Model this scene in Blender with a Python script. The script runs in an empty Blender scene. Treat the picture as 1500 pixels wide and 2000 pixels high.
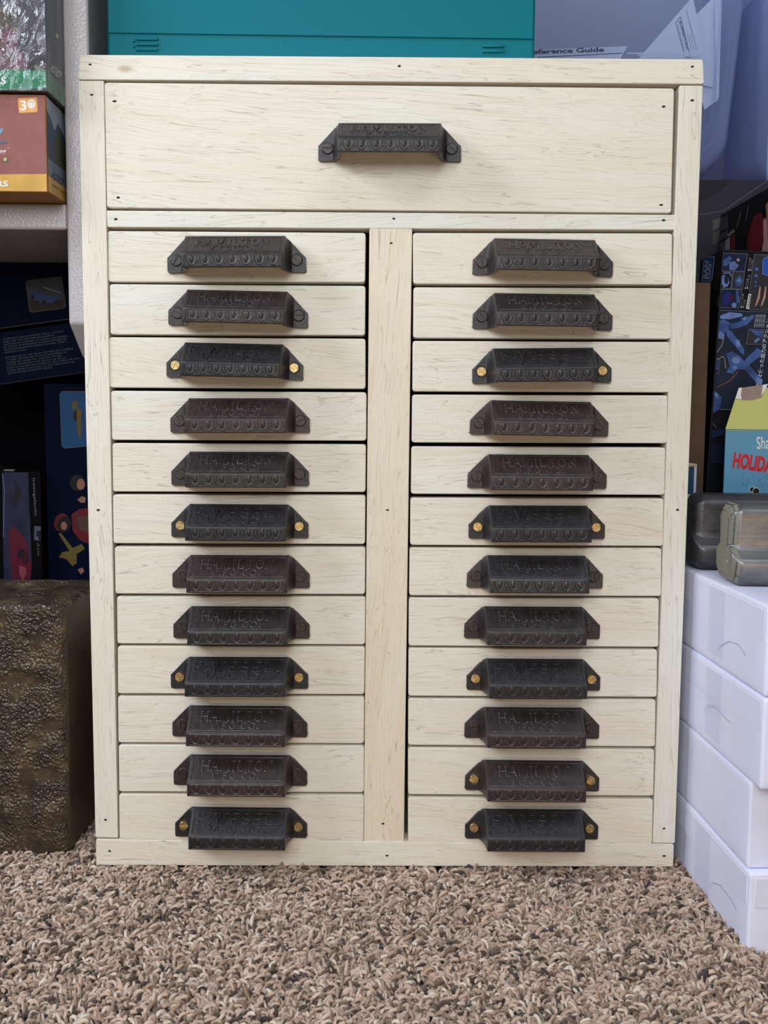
import bpy, bmesh, math, random
import numpy as np
from mathutils import Vector, Matrix, Euler, noise

random.seed(7); RNG = np.random.default_rng(7)
sc = bpy.context.scene
COL = sc.collection

# ------------------------------------------------------------------ camera
F = 2022.0
CX, CY, CZ, YAW, PIT, ROL = -0.00719, -0.76849, 0.34607, 0.0051, -0.09693, 0.00755
fw = Vector((math.sin(YAW)*math.cos(PIT), math.cos(YAW)*math.cos(PIT), math.sin(PIT)))
r0 = Vector((math.cos(YAW), -math.sin(YAW), 0)); u0 = r0.cross(fw)
RT = r0*math.cos(ROL)+u0*math.sin(ROL); UP = -r0*math.sin(ROL)+u0*math.cos(ROL)
CAM = Vector((CX, CY, CZ))
cd = bpy.data.cameras.new('camera'); cam = bpy.data.objects.new('camera', cd); COL.objects.link(cam)
cam.matrix_world = Matrix(((RT.x, UP.x, -fw.x, CX), (RT.y, UP.y, -fw.y, CY), (RT.z, UP.z, -fw.z, CZ), (0, 0, 0, 1)))
cd.sensor_fit = 'VERTICAL'; cd.sensor_height = 36.0; cd.sensor_width = 27.0
cd.lens = F/2000*36.0; cd.clip_start = 0.02; cd.clip_end = 50
sc.camera = cam

# ------------------------------------------------------------------ world and lights
w = bpy.data.worlds.new('world'); sc.world = w; w.use_nodes = True
bg = w.node_tree.nodes['Background']; bg.inputs[0].default_value = (0.86, 0.91, 1.0, 1); bg.inputs[1].default_value = 0.09

def area(name, loc, target, sx, sy, power, col):
    l = bpy.data.lights.new(name, 'AREA'); l.shape = 'RECTANGLE'; l.size = sx; l.size_y = sy
    l.energy = power; l.color = col
    o = bpy.data.objects.new(name, l); COL.objects.link(o); o.location = loc
    d = Vector(target)-Vector(loc); o.rotation_euler = d.to_track_quat('-Z', 'Y').to_euler()
    return o
area('window_light', (-0.22, -1.30, 0.82), (0.02, 0, 0.36), 0.76, 0.52, 10.4, (0.93, 0.98, 1.0))
area('left_fill_light', (-1.0, -0.42, 1.02), (0.25, -0.05, 0.15), 0.4, 0.4, 11.0, (0.80, 0.88, 1.0))  # added cool fill from the left to brighten the white cartons
area('warm_fill_light', (0.15, -1.25, 0.12), (0.0, 0.0, 0.12), 0.9, 0.25, 2.5, (1.0, 0.74, 0.46))  # added low warm fill that warms the lower drawers
area('overhead_light', (0.60, -0.85, 1.9), (0.1, 0.0, 0.4), 1.1, 0.8, 7.6, (0.86, 0.95, 1.0))  # unseen overhead light, shifted right to boost that side

sc.view_settings.view_transform = 'Standard'
try: sc.view_settings.look = 'None'
except Exception: pass
sc.view_settings.gamma = 1.0; sc.view_settings.use_curve_mapping = False
sc.view_settings.exposure = 0.0

# ------------------------------------------------------------------ helpers
def ray(px, py):
    return (RT*((px-750)/F) + UP*((1000-py)/F) + fw)
def U(px, py, Y=0.0):
    d = ray(px, py); t = (Y-CY)/d.y
    return CAM + d*t
def UX(px, py, X):
    d = ray(px, py); t = (X-CX)/d.x
    return CAM + d*t
def UZ(px, py, Z):
    d = ray(px, py); t = (Z-CZ)/d.z
    return CAM + d*t
def lin(c):
    c = c/255.0
    return c/12.92 if c <= 0.04045 else ((c+0.055)/1.055)**2.4
def rgb(r, g, b): return (lin(r), lin(g), lin(b), 1)

def mesh_obj(name, me, mats, parent=None, smooth=None):
    o = bpy.data.objects.new(name, me); COL.objects.link(o)
    if not isinstance(mats, (list, tuple)): mats = [mats]
    for m in mats: me.materials.append(m)
    if smooth is not None:
        me.shade_smooth()
        me.set_sharp_from_angle(angle=math.radians(smooth))
        if len(me.polygons) < 400:
            wn = o.modifiers.new('weighted_normal', 'WEIGHTED_NORMAL'); wn.keep_sharp = True; wn.weight = 100
    if parent is not None: o.parent = parent
    return o
def bm_obj(name, bm, mats, parent=None, smooth=None):
    me = bpy.data.meshes.new(name); bm.normal_update(); bm.to_mesh(me); bm.free()
    return mesh_obj(name, me, mats, parent, smooth)
def empty(name, loc, rot=(0, 0, 0)):
    o = bpy.data.objects.new(name, None); COL.objects.link(o); o.location = loc; o.rotation_euler = rot
    o.empty_display_size = 0.02
    return o
def tag(o, label, cat, group=None):
    o['label'] = label; o['category'] = cat
    if group: o['group'] = group
    return o
def struct(o): o['kind'] = 'structure'; return o

def add_box(bm, x0, x1, y0, y1, z0, z1, mi=0, bev=0.0, seg=2):
    vs = [bm.verts.new(p) for p in ((x0,y0,z0),(x1,y0,z0),(x1,y1,z0),(x0,y1,z0),(x0,y0,z1),(x1,y0,z1),(x1,y1,z1),(x0,y1,z1))]
    fs = [bm.faces.new([vs[i] for i in f]) for f in ((3,2,1,0),(4,5,6,7),(0,1,5,4),(1,2,6,5),(2,3,7,6),(3,0,4,7))]
    for f in fs: f.material_index = mi
    if bev > 0:
        es = list({e for f in fs for e in f.edges})
        bmesh.ops.bevel(bm, geom=es, offset=bev, segments=seg, profile=0.5, affect='EDGES')
    return fs
def add_poly_prism(bm, pts, y0, y1, mi=0, bev=0.0, seg=2, face_bev_only=False):
    """pts in (x,z), extruded y0..y1 (y0 = front)"""
    a = [bm.verts.new((x, y0, z)) for x, z in pts]; b = [bm.verts.new((x, y1, z)) for x, z in pts]
    f0 = bm.faces.new(a); f1 = bm.faces.new(b[::-1]); n = len(pts)
    sides = [bm.faces.new((a[i], b[i], b[(i+1) % n], a[(i+1) % n])) for i in range(n)]
    for f in [f0, f1]+sides: f.material_index = mi
    bmesh.ops.recalc_face_normals(bm, faces=[f0, f1]+sides)
    if bev > 0:
        bmesh.ops.bevel(bm, geom=list(f0.edges), offset=bev, segments=seg, profile=0.5, affect='EDGES')
def round_quad(c, r, n=5):
    """c: four (x,z) corners in order; returns outline with rounded corners"""
    out = []
    c = [Vector(p) for p in c]
    for i in range(4):
        p, a, b = c[i], (c[i-1]-c[i]).normalized(), (c[(i+1) % 4]-c[i]).normalized()
        s, e = p+a*r, p+b*r
        for k in range(n+1):
            t = k/n
            q = s*(1-t)**2 + p*2*t*(1-t) + e*t*t
            out.append((q.x, q.y))
    return out

# ------------------------------------------------------------------ material tools
def nt(name):
    m = bpy.data.materials.new(name); m.use_nodes = True
    t = m.node_tree; b = t.nodes['Principled BSDF']
    return m, t, b
def N(t, typ, **kw):
    n = t.nodes.new(typ)
    for k, v in kw.items():
        if k.startswith('i_'): n.inputs[int(k[2:])].default_value = v
        else: setattr(n, k, v)
    return n
def ramp(t, src, stops):
    r = t.nodes.new('ShaderNodeValToRGB'); e = r.color_ramp.elements
    while len(e) < len(stops): e.new(0.5)
    for k, (p, c) in enumerate(stops):
        e[k].position = p; e[k].color = c if len(c) == 4 else (*c, 1)
    t.links.new(src, r.inputs[0]); return r
def g(v): return (v, v, v, 1)
def noise_n(t, vec, scale, detail=4, rough=0.55, dist=0.0, dim='3D'):
    n = t.nodes.new('ShaderNodeTexNoise'); n.noise_dimensions = dim
    n.inputs['Scale'].default_value = scale; n.inputs['Detail'].default_value = detail
    n.inputs['Roughness'].default_value = rough; n.inputs['Distortion'].default_value = dist
    if vec is not None: t.links.new(vec, n.inputs['Vector'])
    return n
def mixc(t, fac, a, b, mode='MIX'):
    m = t.nodes.new('ShaderNodeMix'); m.data_type = 'RGBA'; m.blend_type = mode
    for s, v in ((0, fac), (6, a), (7, b)):
        if isinstance(v, (int, float, tuple)): m.inputs[s].default_value = v
        else: t.links.new(v, m.inputs[s])
    return m.outputs[2]
def bump(t, b, h, strength=0.3, dist=0.001):
    n = t.nodes.new('ShaderNodeBump'); n.inputs['Strength'].default_value = strength; n.inputs['Distance'].default_value = dist
    t.links.new(h, n.inputs['Height']); t.links.new(n.outputs[0], b.inputs['Normal']); return n
_pl = {}
def plain(name, col, rough=0.5, metal=0.0, nb=0.0, nscale=400, var=0.0, spec=0.22):
    k = (name,)
    if k in _pl: return _pl[k]
    m, t, b = nt(name); b.inputs['Roughness'].default_value = rough; b.inputs['Metallic'].default_value = metal; b.inputs['Specular IOR Level'].default_value = spec
    b.inputs['Base Color'].default_value = col
    tc = N(t, 'ShaderNodeTexCoord')
    if var > 0:
        n = noise_n(t, tc.outputs['Object'], 60, 5)
        lo = tuple(c*(1-var) for c in col[:3])+(1,); hi = tuple(min(1, c*(1+var)) for c in col[:3])+(1,)
        r = ramp(t, n.outputs[0], [(0.3, lo), (0.7, hi)]); t.links.new(r.outputs[0], b.inputs['Base Color'])
    if nb > 0:
        n2 = noise_n(t, tc.outputs['Object'], nscale, 3); bump(t, b, n2.outputs[0], nb, 0.0006)
    _pl[k] = m; return m

def wood(name, axis='X', knot=None, tint=(1, 1, 1)):
    m, t, b = nt(name)
    tc = N(t, 'ShaderNodeTexCoord'); oi = N(t, 'ShaderNodeObjectInfo')
    rot = N(t, 'ShaderNodeVectorRotate'); rot.rotation_type = 'Y_AXIS'
    t.links.new(tc.outputs['Object'], rot.inputs['Vector'])
    mr = N(t, 'ShaderNodeMapRange'); mr.inputs[3].default_value = -0.10; mr.inputs[4].default_value = 0.10
    t.links.new(oi.outputs['Random'], mr.inputs[0])
    t.links.new(mr.outputs[0], rot.inputs['Angle'])
    off = N(t, 'ShaderNodeVectorMath', operation='SCALE'); off.inputs[0].default_value = (7.1, 3.3, 5.7)
    t.links.new(oi.outputs['Random'], off.inputs['Scale'])
    ad = N(t, 'ShaderNodeVectorMath', operation='ADD'); t.links.new(rot.outputs[0], ad.inputs[0]); t.links.new(off.outputs[0], ad.inputs[1])
    # slow waviness so the grain lines swing
    wv = noise_n(t, ad.outputs[0], 9, 2)
    wsub = N(t, 'ShaderNodeVectorMath', operation='SUBTRACT'); wsub.inputs[1].default_value = (0.5, 0.5, 0.5); t.links.new(wv.outputs[1], wsub.inputs[0])
    wsc = N(t, 'ShaderNodeVectorMath', operation='SCALE'); wsc.inputs['Scale'].default_value = 0.016; t.links.new(wsub.outputs[0], wsc.inputs[0])
    ad2 = N(t, 'ShaderNodeVectorMath', operation='ADD'); t.links.new(ad.outputs[0], ad2.inputs[0]); t.links.new(wsc.outputs[0], ad2.inputs[1])
    def stretched(a, c, dist=0.0, det=3):
        mp = N(t, 'ShaderNodeMapping')
        mp.inputs['Scale'].default_value = (a, c, c) if axis == 'X' else (c, c, a)
        t.links.new(ad2.outputs[0], mp.inputs[0])
        return noise_n(t, mp.outputs[0], 1.0, det, 0.6, dist)
    def contour(nd, wdt):
        sb = N(t, 'ShaderNodeMath', operation='SUBTRACT', i_1=0.5); t.links.new(nd.outputs[0], sb.inputs[0])
        ab = N(t, 'ShaderNodeMath', operation='ABSOLUTE'); t.links.new(sb.outputs[0], ab.inputs[0])
        return ramp(t, ab.outputs[0], [(0.0, g(1)), (wdt*0.35, g(0.8)), (wdt, g(0))])
    l1 = stretched(8, 360, 0.0, 0.6); m1 = contour(l1, 0.016)
    l2 = stretched(14, 640, 0.0, 1); m2 = contour(l2, 0.04)
    # patchiness of line density
    pt = stretched(22, 120, 0.0, 2); pr = ramp(t, pt.outputs[0], [(0.34, g(0.0)), (0.60, g(1))])
    big = stretched(5, 60, 0.4, 3)
    T = tint
    base = ramp(t, big.outputs[0], [(0.25, (0.80*T[0], 0.715*T[1], 0.60*T[2], 1)), (0.52, (0.80*T[0], 0.76*T[1], 0.675*T[2], 1)), (0.75, (0.82*T[0], 0.80*T[1], 0.735*T[2], 1))])
    hue = ramp(t, oi.outputs['Random'], [(0.0, (1.0, 0.96, 0.90, 1)), (0.5, (1, 0.985, 0.96, 1)), (1.0, (0.99, 1.0, 0.985, 1))])
    c = mixc(t, 0.8, base.outputs[0], hue.outputs[0], 'MULTIPLY')
    f1 = N(t, 'ShaderNodeMath', operation='MULTIPLY'); t.links.new(m1.outputs[0], f1.inputs[0]); t.links.new(pr.outputs[0], f1.inputs[1])
    f1b = N(t, 'ShaderNodeMath', operation='MULTIPLY', i_1=0.58); t.links.new(f1.outputs[0], f1b.inputs[0])
    c = mixc(t, f1b.outputs[0], c, (0.34, 0.28, 0.20, 1))
    f2 = N(t, 'ShaderNodeMath', operation='MULTIPLY', i_1=0.18); t.links.new(m2.outputs[0], f2.inputs[0])
    c = mixc(t, f2.outputs[0], c, (0.40, 0.34, 0.26, 1))
    if knot:
        sp = N(t, 'ShaderNodeVectorMath', operation='SUBTRACT'); sp.inputs[1].default_value = (knot[0], 0, knot[1]); t.links.new(tc.outputs['Object'], sp.inputs[0])
        s2 = N(t, 'ShaderNodeVectorMath', operation='MULTIPLY'); s2.inputs[1].default_value = (1/0.007, 0, 1/0.0033); t.links.new(sp.outputs[0], s2.inputs[0])
        ln = N(t, 'ShaderNodeVectorMath', operation='LENGTH'); t.links.new(s2.outputs[0], ln.inputs[0])
        kr = ramp(t, ln.outputs[1], [(0.0, g(0.2)), (0.18, g(0.65)), (0.6, g(0.35)), (1.0, g(0))])
        c = mixc(t, kr.outputs[0], c, (0.36, 0.23, 0.11, 1))
    t.links.new(c, b.inputs['Base Color'])
    b.inputs['Roughness'].default_value = 0.62; b.inputs['Specular IOR Level'].default_value = 0.35
    inv = N(t, 'ShaderNodeMath', operation='SUBTRACT', i_0=1.0); t.links.new(f1.outputs[0], inv.inputs[1])
    bump(t, b, inv.outputs[0], 0.35, 0.0004)
    return m
WX = wood('whitewashed_wood_horizontal', 'X'); WZ = wood('whitewashed_wood_vertical', 'Z')
WZP = wood('whitewashed_wood_pink', 'Z', tint=(1.0, 0.955, 0.89))
kp = U(245, 135)

def iron(name, col, rough=0.40, spec=0.5):
    m, t, b = nt(name); tc = N(t, 'ShaderNodeTexCoord'); oi = N(t, 'ShaderNodeObjectInfo')
    n = noise_n(t, tc.outputs['Object'], 140, 5, 0.6)
    r = ramp(t, n.outputs[0], [(0.3, tuple(c*0.65 for c in col[:3])+(1,)), (0.7, tuple(c*1.5 for c in col[:3])+(1,))])
    hue = ramp(t, oi.outputs['Random'], [(0, (0.8, 0.8, 0.85, 1)), (0.5, (1.1, 0.98, 0.95, 1)), (1, (1.25, 1.02, 1.0, 1))])
    c = mixc(t, 0.85, r.outputs[0], hue.outputs[0], 'MULTIPLY'); t.links.new(c, b.inputs['Base Color'])
    rr = ramp(t, noise_n(t, tc.outputs['Object'], 320, 3).outputs[0], [(0.3, g(rough-0.08)), (0.7, g(rough+0.14))])
    t.links.new(rr.outputs[0], b.inputs['Roughness']); b.inputs['Specular IOR Level'].default_value = spec
    n2 = noise_n(t, tc.outputs['Object'], 900, 4, 0.65); bump(t, b, n2.outputs[0], 0.45, 0.0005)
    return m
IRON_H = iron('brown_black_cast_iron', (0.026, 0.020, 0.0205, 1), 0.38)
IRON_L = iron('worn_raised_iron', (0.042, 0.036, 0.037, 1), 0.28, 0.7)
IRON_W = iron('blue_black_cast_iron', (0.017, 0.017, 0.020, 1), 0.37)
IRON_G = iron('glossy_black_iron', (0.018, 0.019, 0.022, 1), 0.30, 0.7)
SCREW_D = iron('dark_steel_screw', (0.030, 0.024, 0.021, 1), 0.38)
m, t, b = nt('aged_brass'); b.inputs['Metallic'].default_value = 0.9; b.inputs['Roughness'].default_value = 0.42
r = ramp(t, noise_n(t, N(t, 'ShaderNodeTexCoord').outputs['Object'], 500, 3).outputs[0], [(0.35, (0.36, 0.24, 0.10, 1)), (0.65, (0.72, 0.55, 0.28, 1))])
t.links.new(r.outputs[0], b.inputs['Base Color']); BRASS = m
DARK = plain('shadowed_wood_interior', (0.10, 0.075, 0.05, 1), 0.9)
HOLE = plain('nail_hole_dark', (0.035, 0.028, 0.02, 1), 0.9)

# ------------------------------------------------------------------ room shell
FZ = -0.012
def carpet_base_mat():
    m, t, b = nt('carpet_backing'); tc = N(t, 'ShaderNodeTexCoord')
    r = ramp(t, noise_n(t, tc.outputs['Object'], 300, 4).outputs[0], [(0.35, rgb(48, 38, 32)), (0.65, rgb(110, 92, 80))])
    t.links.new(r.outputs[0], b.inputs['Base Color']); b.inputs['Roughness'].default_value = 1; return m
bm = bmesh.new(); add_box(bm, -1.3, 1.3, -1.6, 0.80, FZ-0.02, FZ)
struct(bm_obj('floor', bm, carpet_base_mat()))
WALL = plain('painted_wall_grey', rgb(176, 176, 182), 0.85, 0, 0.15, 250)
bm = bmesh.new(); add_box(bm, -1.3, 1.3, 0.80, 0.84, FZ, 2.3); struct(bm_obj('wall_back', bm, WALL))
bm = bmesh.new(); add_box(bm, -1.34, -1.3, -0.3, 0.80, FZ, 2.3); struct(bm_obj('wall_left', bm, WALL))

# ------------------------------------------------------------------ drawer cabinet
cab = empty('drawer_cabinet', (0, 0, 0))
tag(cab, 'whitewashed wooden flat-file cabinet with twenty-five drawers and black iron pulls, standing on the carpet', 'cabinet')
def xz(px, py): p = U(px, py); return (p.x, p.z)
def board(name, corners_px, mat, parent=cab, y0=0.0, th=0.019, rad=0.0012, bev=0.0009):
    c = [xz(*p) for p in corners_px]               # tl, tr, br, bl
    cx = sum(p[0] for p in c)/4; cz = sum(p[1] for p in c)/4
    loc = [(p[0]-cx, p[1]-cz) for p in c]
    bm = bmesh.new(); add_poly_prism(bm, round_quad(loc, rad, 4)[::-1], 0, th, 0, bev, 2)
    o = bm_obj(name, bm, mat, parent, 35); o.location = (cx, y0, cz)
    return o
HOLES = []
def holes(parent, pts, y=-0.0002):
    for px, py in pts:
        p = U(px, py, parent.location.y)
        bm = bmesh.new()
        n = 9; a0 = random.random()*6; vs = []
        for k in range(n):
            a = k/n*math.tau; rr = 0.00095*(0.75+0.5*random.random())
            vs.append(bm.verts.new((rr*math.cos(a)*1.35, 0, rr*math.sin(a)*0.8)))
        f = bm.faces.new(vs)
        e = bmesh.ops.extrude_face_region(bm, geom=[f])
        for v in e['geom']:
            if isinstance(v, bmesh.types.BMVert): v.co.y += 0.0008
        bmesh.ops.recalc_face_normals(bm, faces=bm.faces)
        o = bm_obj('nail_hole', bm, HOLE, parent)
        o.location = (p.x-parent.location.x, -0.00015, p.z-parent.location.z)
knot_w = wood('whitewashed_wood_knotty', 'X', knot=(0, 0))
tr_c = [(156, 107), (1373, 116), (1375, 165), (153, 156)]
top_rail = board('top_rail', tr_c, knot_w, rad=0.002, y0=-0.0008)
for nd in knot_w.node_tree.nodes:
    if nd.bl_idname == 'ShaderNodeVectorMath' and nd.operation == 'SUBTRACT' and not nd.inputs[1].is_linked and abs(nd.inputs[1].default_value[0]) < 1e-9:
        nd.inputs[1].default_value = (kp.x-top_rail.location.x, 0, kp.z-top_rail.location.z)
holes(top_rail, [(176, 126), (780, 129), (1352, 130)])
ls = board('side_stile', [(152.5, 157), (203, 157), (230.5, 1637), (186, 1636)], WZ)
holes(ls, [(179, 185), (192, 996), (206, 1601)])
rs = board('side_stile', [(1327, 166), (1373.5, 166.5), (1318.5, 1647.5), (1274.5, 1647)], WZ)
holes(rs, [(1352, 196), (1323, 996), (1297, 1618)])
mr_ = board('middle_rail', [(207, 410.5), (1320, 419), (1318.5, 449), (209, 443.5)], WX, y0=0.0004)
holes(mr_, [(226, 428), (769, 427), (1296, 430)])
cs = board('centre_stile', [(721.5, 445), (805.5, 446), (789, 1646), (710, 1645.5)], WZP, y0=0.0006)
holes(cs, [(764, 475), (757, 996), (748, 1609)])
br = board('bottom_rail', [(187, 1639), (1316.5, 1648.5), (1315, 1693), (188, 1690)], WX, y0=-0.0004, rad=0.0018)
holes(br, [(214, 1662), (756, 1671), (1297, 1672)])
W2 = 0.2215; H = 0.5975; D = 0.25
bm = bmesh.new(); add_box(bm, -W2, W2, 0.0185, D, H-0.017, H, 0, 0.0008)
bm_obj('top_board', bm, WX, cab)
for s in (-1, 1):
    bm = bmesh.new(); x0, x1 = (-W2, -W2+0.013) if s < 0 else (W2-0.013, W2)
    add_box(bm, x0, x1, 0.0192, D, 0.0, H-0.0172); bm_obj('side_panel', bm, WZ, cab)
bm = bmesh.new(); add_box(bm, -W2+0.0132, W2-0.0132, D-0.008, D, 0.002, H-0.0175); bm_obj('back_panel', bm, DARK, cab)
bm = bmesh.new(); add_box(bm, -W2+0.0132, W2-0.0132, 0.0195, D-0.0082, 0.002, 0.012); bm_obj('bottom_board', bm, WX, cab)

# ---- pull geometry (mm)
def prof(s):
    P = [(0.0, -27.2, 0.4), (0.03, -27.5, 1.0), (0.24, -27.5, 9.6), (0.265, -27.3, 10.3), (0.29, -26.6, 11.1),
         (0.90, -9.0, 24.7), (0.925, -7.9, 25.3), (0.95, -6.6, 25.3), (1.0, -2.6, 23.0)]
    for i in range(len(P)-1):
        if s <= P[i+1][0] + 1e-9:
            k = (s-P[i][0])/(P[i+1][0]-P[i][0]); return (P[i][1]+(P[i+1][1]-P[i][1])*k, P[i][2]+(P[i+1][2]-P[i][2])*k)
    return P[-1][1:]
SS = [0, .03, .08, .15, .20, .24, .265, .29, .36, .45, .55, .65, .75, .84, .90, .925, .95, 1.0]
def top_z(x, bx=37.5):
    ax = abs(x)
    if ax <= bx: return 25.4
    if ax >= 52: return 10.8
    return 25.4-(ax-bx)/(51.0-bx)*14.0 if ax < 51.0 else 11.4-(ax-51)*0.6
def pull_mesh(kind):
    bx, fx = 37.0, 41.5
    xs = [-52, -51.6, -50.5, -48.5, -46, -44, -42.5]
    cov = 8
    xs += [-fx+(fx-bx)*(k/cov) for k in range(0, cov+1)] + [-36.3, -30, -20, -10]
    xs = xs+[0]+[-x for x in xs[::-1]]
    bm = bmesh.new(); grid = []
    for x in xs:
        ax = abs(x); col = []
        for s in SS:
            yf, zf = -3.0, s*top_z(x)
            if ax > 51.8: zf = 1.6+s*(top_z(x)-1.9)
            elif ax > 51: zf = 0.5+s*(top_z(x)-0.5)
            yb, zb = prof(s)
            if ax >= fx: wy = 0
            elif ax <= bx: wy = 1
            else:
                tt = (fx-ax)/(fx-bx); wy = 1-math.sqrt(max(0, 1-tt*tt)); wy = 0.75*wy+0.25*tt
            wz = wy
            y = yf*(1-wy)+yb*wy; z = zf*(1-wz)+zb*wz
            if ax <= bx and ax > 36.5: y += 0.35
            # slight cast unevenness
            y += 0.12*noise.noise(Vector((x*0.3, s*5, 1.7 if kind == 'H' else 9.1)))
            col.append(bm.verts.new((x*.001, y*.001, z*.001)))
        grid.append(col)
    for i in range(len(xs)-1):
        for j in range(len(SS)-1):
            bm.faces.new((grid[i][j], grid[i+1][j], grid[i+1][j+1], grid[i][j+1]))
    bmesh.ops.recalc_face_normals(bm, faces=bm.faces)
    bm.faces.ensure_lookup_table()
    if bm.faces[len(bm.faces)//2].normal.y > 0: bmesh.ops.reverse_faces(bm, faces=bm.faces)
    me = bpy.data.meshes.new('tmp'); bm.to_mesh(me); bm.free()
    o = bpy.data.objects.new('tmp', me); COL.objects.link(o)
    md = o.modifiers.new('s', 'SOLIDIFY'); md.thickness = 0.0028; md.offset = -1
    md2 = o.modifiers.new('b', 'BEVEL'); md2.width = 0.0004; md2.segments = 2; md2.limit_method = 'ANGLE'; md2.angle_limit = math.radians(50)
    dg = bpy.context.evaluated_depsgraph_get()
    me2 = bpy.data.meshes.new_from_object(o.evaluated_get(dg))
    bm = bmesh.new(); bm.from_mesh(me2)
    bpy.data.objects.remove(o); bpy.data.meshes.remove(me); bpy.data.meshes.remove(me2)
    # ---- relief
    def frame_slope():
        a = Vector((0, -26.6, 11.1))*.001; bb = Vector((0, -9.0, 24.7))*.001
        v = (bb-a); L = v.length; v.normalize(); n = Vector((1, 0, 0)).cross(v)
        if n.y > 0: n = -n
        return a, Vector((1, 0, 0)), v, n, L
    def frame_lip():
        return Vector((0, -27.5, 0.9))*.001, Vector((1, 0, 0)), Vector((0, 0, 1)), Vector((0, -1, 0)), 0.0088
    def stroke(fr, pts, r, lift=0.0, flat=1.05, sides=8, mi=1):
        o_, ux, vx, n, L = fr
        P = [o_+ux*p[0]+vx*p[1]+n*lift for p in pts]
        rings = []
        for i, p in enumerate(P):
            d = (P[min(i+1, len(P)-1)]-P[max(i-1, 0)]).normalized(); sd = d.cross(n).normalized()
            rings.append([bm.verts.new(p+sd*(r*math.cos(a))+n*(r*flat*math.sin(a))) for a in (k/sides*math.tau for k in range(sides))])
        for i in range(len(rings)-1):
            for k in range(sides):
                bm.faces.new((rings[i][k], rings[i][(k+1) % sides], rings[i+1][(k+1) % sides], rings[i+1][k])).material_index = mi
        bm.faces.new(rings[0][::-1]); bm.faces.new(rings[-1])
    def blob(fr, c, rx, ry, h):
        o_, ux, vx, n, L = fr
        R = []
        for i in range(5):
            a = i/4*math.pi/2; rr = math.cos(a); hh = math.sin(a)
            if i == 4: top = bm.verts.new(o_+ux*c[0]+vx*c[1]+n*(h)); break
            R.append([bm.verts.new(o_+ux*(c[0]+rx*rr*math.cos(q))+vx*(c[1]+ry*rr*math.sin(q)*(1.0 if math.sin(q) > 0 else 1.25))+n*(h*hh-0.0001)) for q in (k/12*math.tau for k in range(12))])
        for i in range(3):
            for k in range(12): bm.faces.new((R[i][k], R[i][(k+1) % 12], R[i+1][(k+1) % 12], R[i+1][k]))
        for k in range(12): bm.faces.new((R[3][k], R[3][(k+1) % 12], top))
    def arc(cx, cy, rx, ry, a0, a1, n=10): return [(cx+rx*math.cos(math.radians(a0+(a1-a0)*k/n)), cy+ry*math.sin(math.radians(a0+(a1-a0)*k/n))) for k in range(n+1)]
    G = {
     'H': [[(.0, 0), (.0, 1)], [(.8, 0), (.8, 1)], [(0, .5), (.8, .5)], [(-.14, 0), (.14, 0)], [(.66, 0), (.94, 0)], [(-.14, 1), (.14, 1)], [(.66, 1), (.94, 1)]],
     'A': [[(0, 0), (.45, 1), (.9, 0)], [(.2, .38), (.7, .38)], [(-.12, 0), (.14, 0)], [(.76, 0), (1.02, 0)]],
     'M': [[(0, 0), (.04, 1), (.5, .15), (.96, 1), (1, 0)], [(-.13, 0), (.13, 0)], [(.87, 0), (1.13, 0)]],
     'I': [[(.15, 0), (.15, 1)], [(0, 0), (.3, 0)], [(0, 1), (.3, 1)]],
     'L': [[(.1, 1), (.1, 0), (.7, 0), (.74, .25)], [(-.04, 1), (.26, 1)]],
     'T': [[(.4, 0), (.4, 1)], [(-.02, .78), (0, 1), (.8, 1), (.82, .78)], [(.26, 0), (.54, 0)]],
     'O': [arc(.42, .5, .42, .5, 0, 360, 18)],
     'N': [[(.05, 0), (.05, 1), (.8, 0), (.8, 1)], [(-.09, 0), (.2, 0)], [(.66, 1), (.94, 1)]],
     'W': [[(0, 1), (.3, 0), (.55, .9), (.8, 0), (1.1, 1)], [(-.12, 1), (.14, 1)], [(.96, 1), (1.22, 1)]],
     'E': [[(.7, .22), (.68, 0), (.1, 0), (.1, 1), (.68, 1), (.7, .8)], [(.1, .5), (.5, .5)]],
     'S': [arc(.36, .74, .3, .26, 20, 270, 10)+arc(.36, .25, .32, .25, 90, -160, 10)],
     'F': [[(.1, 0), (.1, 1), (.66, 1), (.68, .78)], [(.1, .5), (.5, .5)], [(-.04, 0), (.26, 0)]],
     'G': [arc(.42, .5, .4, .5, 45, 340, 14)+[(.8, .45), (.52, .45)]],
     'C': [arc(.42, .5, .4, .5, 45, 315, 14)],
     '.': [arc(.1, .08, .07, .08, 0, 360, 6)], "'": [[(.1, .75), (.13, 1)]], ' ': []}
    Wd = {'H': .8, 'A': .9, 'M': 1.0, 'I': .3, 'L': .74, 'T': .8, 'O': .84, 'N': .85, 'W': 1.1, 'E': .7, 'S': .7, 'F': .68, 'G': .82, 'C': .75, '.': .2, "'": .2, ' ': .35}
    def text(fr, s, x0, x1, y0, h, r, lift=0.0):
        adv = [Wd[c]+0.36 for c in s]; tot = sum(adv)-.36; k = (x1-x0)/tot; x = x0
        for c, a in zip(s, adv):
            for st in G[c]: stroke(fr, [(x+p[0]*k, y0+p[1]*h) for p in st], r, lift)
            x += a*k
    fs_ = frame_slope(); L = fs_[4]; fl = frame_lip()
    mm = .001
    stroke(fs_, [(-34.6*mm, 1.3*mm), (34.6*mm, 1.3*mm), (34.6*mm, L-1.0*mm), (-34.6*mm, L-1.0*mm), (-34.6*mm, 1.3*mm)], .45*mm, -0.1*mm)
    if kind == 'H':
        text(fs_, 'HAMILTON', -27*mm, 26*mm, L*.43, L*.38, .66*mm)
        text(fs_, "MFG'CO.", -17.5*mm, 17*mm, L*.12, L*.25, .52*mm)
    else:
        text(fs_, 'F.WESEL.', -32*mm, 32*mm, L*.42, L*.40, .72*mm)
        text(fs_, 'MFG.CO.', -21*mm, 20*mm, L*.12, L*.25, .52*mm)
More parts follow.
